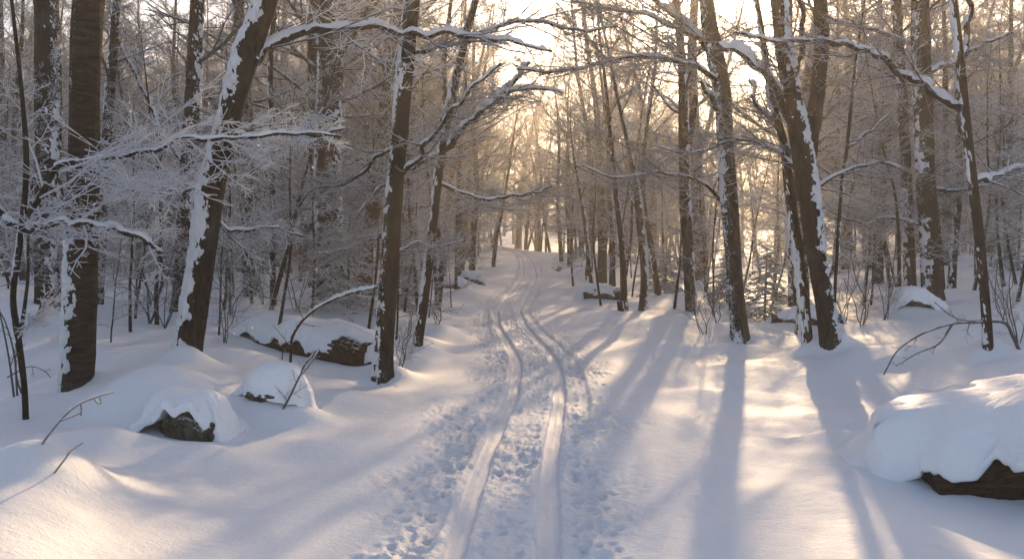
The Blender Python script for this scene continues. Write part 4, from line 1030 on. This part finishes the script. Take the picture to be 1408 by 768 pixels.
# green sprig beside the far trail
def sprig():
    r = np.random.default_rng(700); x, y = (768 - 704) / F * 36, 36.0; g = ground(x, y); base = np.array([x, y, g])
    root = thing('evergreen_shrub', 'tiny green evergreen shrub beside the far bend of the trail', 'shrub', base)
    ln = []; rd = []; nr = []
    for i in range(22):
        a = r.uniform(0, 6.28); e = r.uniform(.3, 1.3); d = np.array([math.cos(a) * math.cos(e), math.sin(a) * math.cos(e), math.sin(e)]); L = r.uniform(.15, .38)
        ln.append([d * L * t for t in np.linspace(0, 1, 5)]); rd.append(np.linspace(.012, .008, 5)); nr.append([0, 0, 1.])
    ln, rd, nr = map(np.array, (ln, rd, nr)); acc = Acc(); v, q = tubes(ln, rd, 4); acc.add(v, q, 0)
    cur = spawn(r, ln, rd, nr, 8, .1, .9, .5, 3, .02, .1, .8, .02, rmin=.008); v, q = tubes(cur[0], cur[1], 3); acc.add(v, q, 0)
    link('foliage', acc.mesh('foliage', [M_GREEN]), root)
sprig()

# ------------------------------------------------------------------ drifting snowflakes
FL = [f_ for f_ in [(55, 715, 7, 3.0), (154, 635, 5, 2.8), (22, 627, 4, 2.6), (44, 627, 3, 3.2), (190, 549, 3, 3.0), (172, 548, 3, 3.2), (157, 522, 3, 4.4), (236, 564, 2.6, 4.0), (1174, 486, 4, 9.2), (1121, 526, 3, 4.0), (1113, 571, 3, 4.4), (1143, 563, 3, 4.8), (1147, 575, 2.6, 3.8), (1070, 549, 3, 3.6), (1043, 490, 4, 2.8), (1028, 480, 3, 3.6), (891, 452, 3, 6.4), (873, 463, 3, 10.4), (845, 477, 3, 3.0), (1193, 651, 3, 4.8), (1120, 689, 2.6, 4.0), (1010, 700, 3, 3.4), (322, 458, 3, 3.4), (120, 480, 2.6, 2.8), (86, 470, 2.6, 2.8), (420, 300, 4, 3.8), (505, 170, 3, 3.6), (770, 240, 3, 7.4), (700, 190, 3, 3.0), (840, 210, 3, 3.6), (660, 300, 3, 3.8), (285, 655, 3, 2.6), (470, 548, 2.6, 3.6), (346, 485, 3.2, 4.4), (283, 582, 3.2, 5.1), (432, 464, 2.8, 4.4), (403, 519, 3.2, 5.7), (141, 628, 2.4, 4.5), (1362, 370, 2.4, 4.3), (715, 421, 2.4, 5.8), (435, 370, 3.2, 6.1), (355, 200, 3.2, 6.2), (88, 332, 3.2, 3.9), (549, 398, 2.8, 4.1), (129, 280, 3.2, 4.4), (786, 667, 3.2, 3.3), (1025, 496, 3.2, 3.2), (552, 475, 3.2, 5.2), (1173, 248, 3.2, 6.3), (430, 230, 3.2, 7.0), (464, 496, 2.4, 6.3), (1322, 508, 2.4, 6.4), (386, 302, 2.8, 2.9), (347, 450, 2.8, 6.4), (342, 582, 2.4, 5.6), (1019, 228, 2.8, 3.2), (1037, 454, 2.8, 3.3), (183, 334, 2.4, 5.6), (986, 240, 3.2, 3.6)] if f_[1] < 470]
rf = np.random.default_rng(808)
fme = []
for k in range(3):
    # a feathery clump of crossed ice plates
    vs_, ts_ = [], []
    for pl in range(4):
        u_ = norm(rf.normal(0, 1, 3)); w_ = norm(np.cross(u_, rf.normal(0, 1, 3))); b_ = len(vs_); vs_.append(rf.normal(0, .05, 3))
        for a_ in range(12):
            rr_ = (1.0 if a_ % 2 == 0 else .62) * rf.uniform(.85, 1.1); t_ = a_ * math.pi / 6
            vs_.append((u_ * math.cos(t_) + w_ * math.sin(t_)) * rr_)
        ts_ += [(b_, b_ + 1 + a_, b_ + 1 + (a_ + 1) % 12) for a_ in range(12)]
    fme.append(mesh('snowflake', vs_, np.zeros((0, 4)), M_FLAKE, False, None, ts_))
for i, (x, y, w, d) in enumerate(FL):
    o = link('snowflake', fme[i % 3]); o.location = P(x, y, d); s = w / F * d / 2 * 1.25; o.scale = (s, s, s); o.rotation_euler = (rf.uniform(0, 3), rf.uniform(0, 3), rf.uniform(0, 3))
    tag(o, 'large soft snowflake drifting in the air low over the foreground' if w > 4.5 else 'tiny white snowflake drifting in the air over the clearing', 'snowflake', 'large drifting snowflakes' if w > 4.5 else 'tiny drifting snowflakes')

# ------------------------------------------------------------------ air, light, camera
HAZE = True
HAZE_D = .0037
if HAZE:
    x0, x1, y0, y1, z0, z1 = -230, 230, -21, 187, -4, 32
    gm = [o for o in C.objects if o.name == 'snow_ground'][0]
    bb = np.array([v[:] for v in gm.bound_box]); x0, x1 = bb[:, 0].min() - 1, bb[:, 0].max() + 1
    z0 = bb[:, 2].min() - 1; z1 = max(bb[:, 2].max(), 27) + .5; y0 = bb[:, 1].min() - 1; y1 = bb[:, 1].max() + 1
    v = [(a, b, c) for a in (x0, x1) for b in (y0, y1) for c in (z0, z1)]
    q = [(0, 1, 3, 2), (4, 6, 7, 5), (0, 4, 5, 1), (2, 3, 7, 6), (0, 2, 6, 4), (1, 5, 7, 3)]
    m, nt, out = newmat('haze'); pv = N(nt, 'ShaderNodeVolumePrincipled')
    pv.inputs['Color'].default_value = (1, .92, .80, 1); pv.inputs['Density'].default_value = HAZE_D; pv.inputs['Anisotropy'].default_value = .62
    nt.links.new(pv.outputs[0], out.inputs['Volume'])
    tag(link('haze', mesh('haze', v, q, m, False)), 'thin golden winter haze hanging in the woods', kind='stuff')

_az, _el = math.radians(14.4), math.radians(16.8)
SUNP = np.array([math.sin(_az) * math.cos(_el), math.cos(_az) * math.cos(_el), math.sin(_el)])
el = math.asin(SUNP[2]); az = math.atan2(SUNP[0], SUNP[1])
print('sun elevation', math.degrees(el), 'azimuth', math.degrees(az))
sd = bpy.data.lights.new('sun', 'SUN'); sd.energy = 5.0; sd.angle = math.radians(.8); sd.color = (1, .70, .40)
so = bpy.data.objects.new('sun', sd); C.objects.link(so)
so.rotation_euler = Vector((-SUNP[0], -SUNP[1], -SUNP[2])).to_track_quat('-Z', 'Y').to_euler()

w = bpy.data.worlds.new('World'); S.world = w; w.use_nodes = True
nt = w.node_tree; nt.nodes.clear()
out = nt.nodes.new('ShaderNodeOutputWorld'); bg = nt.nodes.new('ShaderNodeBackground')
sky = nt.nodes.new('ShaderNodeTexSky'); sky.sky_type = 'NISHITA'; sky.sun_disc = False
sky.sun_elevation = el; sky.sun_rotation = az; sky.air_density = 1.0; sky.dust_density = 1.6; sky.ozone_density = 1.0
hs = nt.nodes.new('ShaderNodeHueSaturation'); hs.inputs['Saturation'].default_value = .95
tn = nt.nodes.new('ShaderNodeMix'); tn.data_type = 'RGBA'; tn.blend_type = 'MULTIPLY'; tn.inputs['Factor'].default_value = 1; nt.links.new(sky.outputs[0], tn.inputs[6]); tn.inputs[7].default_value = (.95, .91, .955, 1)   # tint put into the sky colour, cutting green so shaded snow reads lavender
nt.links.new(tn.outputs[2], hs.inputs['Color']); nt.links.new(hs.outputs[0], bg.inputs[0])
# bright warm glow added to the sky around the sun's direction
g = nt.nodes.new('ShaderNodeTexCoord'); dt = nt.nodes.new('ShaderNodeVectorMath'); dt.operation = 'DOT_PRODUCT'
nt.links.new(g.outputs['Generated'], dt.inputs[0]); dt.inputs[1].default_value = tuple(SUNP)
mm = math_(nt, 'MAXIMUM', dt.outputs['Value'], 0.0)
gl = math_(nt, 'ADD', math_(nt, 'MULTIPLY', math_(nt, 'POWER', mm, 2600.0), 60.0), math_(nt, 'MULTIPLY', math_(nt, 'POWER', mm, 120.0), 6.0))
bg2 = nt.nodes.new('ShaderNodeBackground'); bg2.inputs[0].default_value = (1, .66, .30, 1); nt.links.new(math_(nt, 'MULTIPLY', gl, .15), bg2.inputs[1])
ad = nt.nodes.new('ShaderNodeAddShader'); nt.links.new(bg.outputs[0], ad.inputs[0]); nt.links.new(bg2.outputs[0], ad.inputs[1]); bg.inputs[1].default_value = .108
nt.links.new(ad.outputs[0], out.inputs[0])

cam = bpy.data.cameras.new('camera'); co = bpy.data.objects.new('camera', cam); C.objects.link(co)
cam.sensor_width = 36; cam.lens = F / 1408 * 36; cam.clip_end = 1000; cam.clip_start = .05
co.location = (0, 0, CAMZ); co.rotation_euler = (math.pi / 2 - TH, 0, 0)
S.camera = co

S.render.engine = 'CYCLES'
S.cycles.use_denoising = True
try: S.cycles.denoiser = 'OPENIMAGEDENOISE'
except Exception: pass
S.cycles.max_bounces = 5; S.cycles.diffuse_bounces = 3; S.cycles.glossy_bounces = 2; S.cycles.transmission_bounces = 3; S.cycles.volume_bounces = 1
S.cycles.sample_clamp_indirect = 4.0; S.cycles.caustics_reflective = False; S.cycles.caustics_refractive = False
S.view_settings.view_transform = 'Standard'; S.view_settings.look = 'None'; S.view_settings.gamma = 1; S.view_settings.exposure = 1.04
S.view_settings.use_curve_mapping = False
print('objects', len(C.objects), 'faces', sum(len(o.data.polygons) for o in C.objects if o.type == 'MESH'), 'unique', sum(len(m.polygons) for m in bpy.data.meshes))
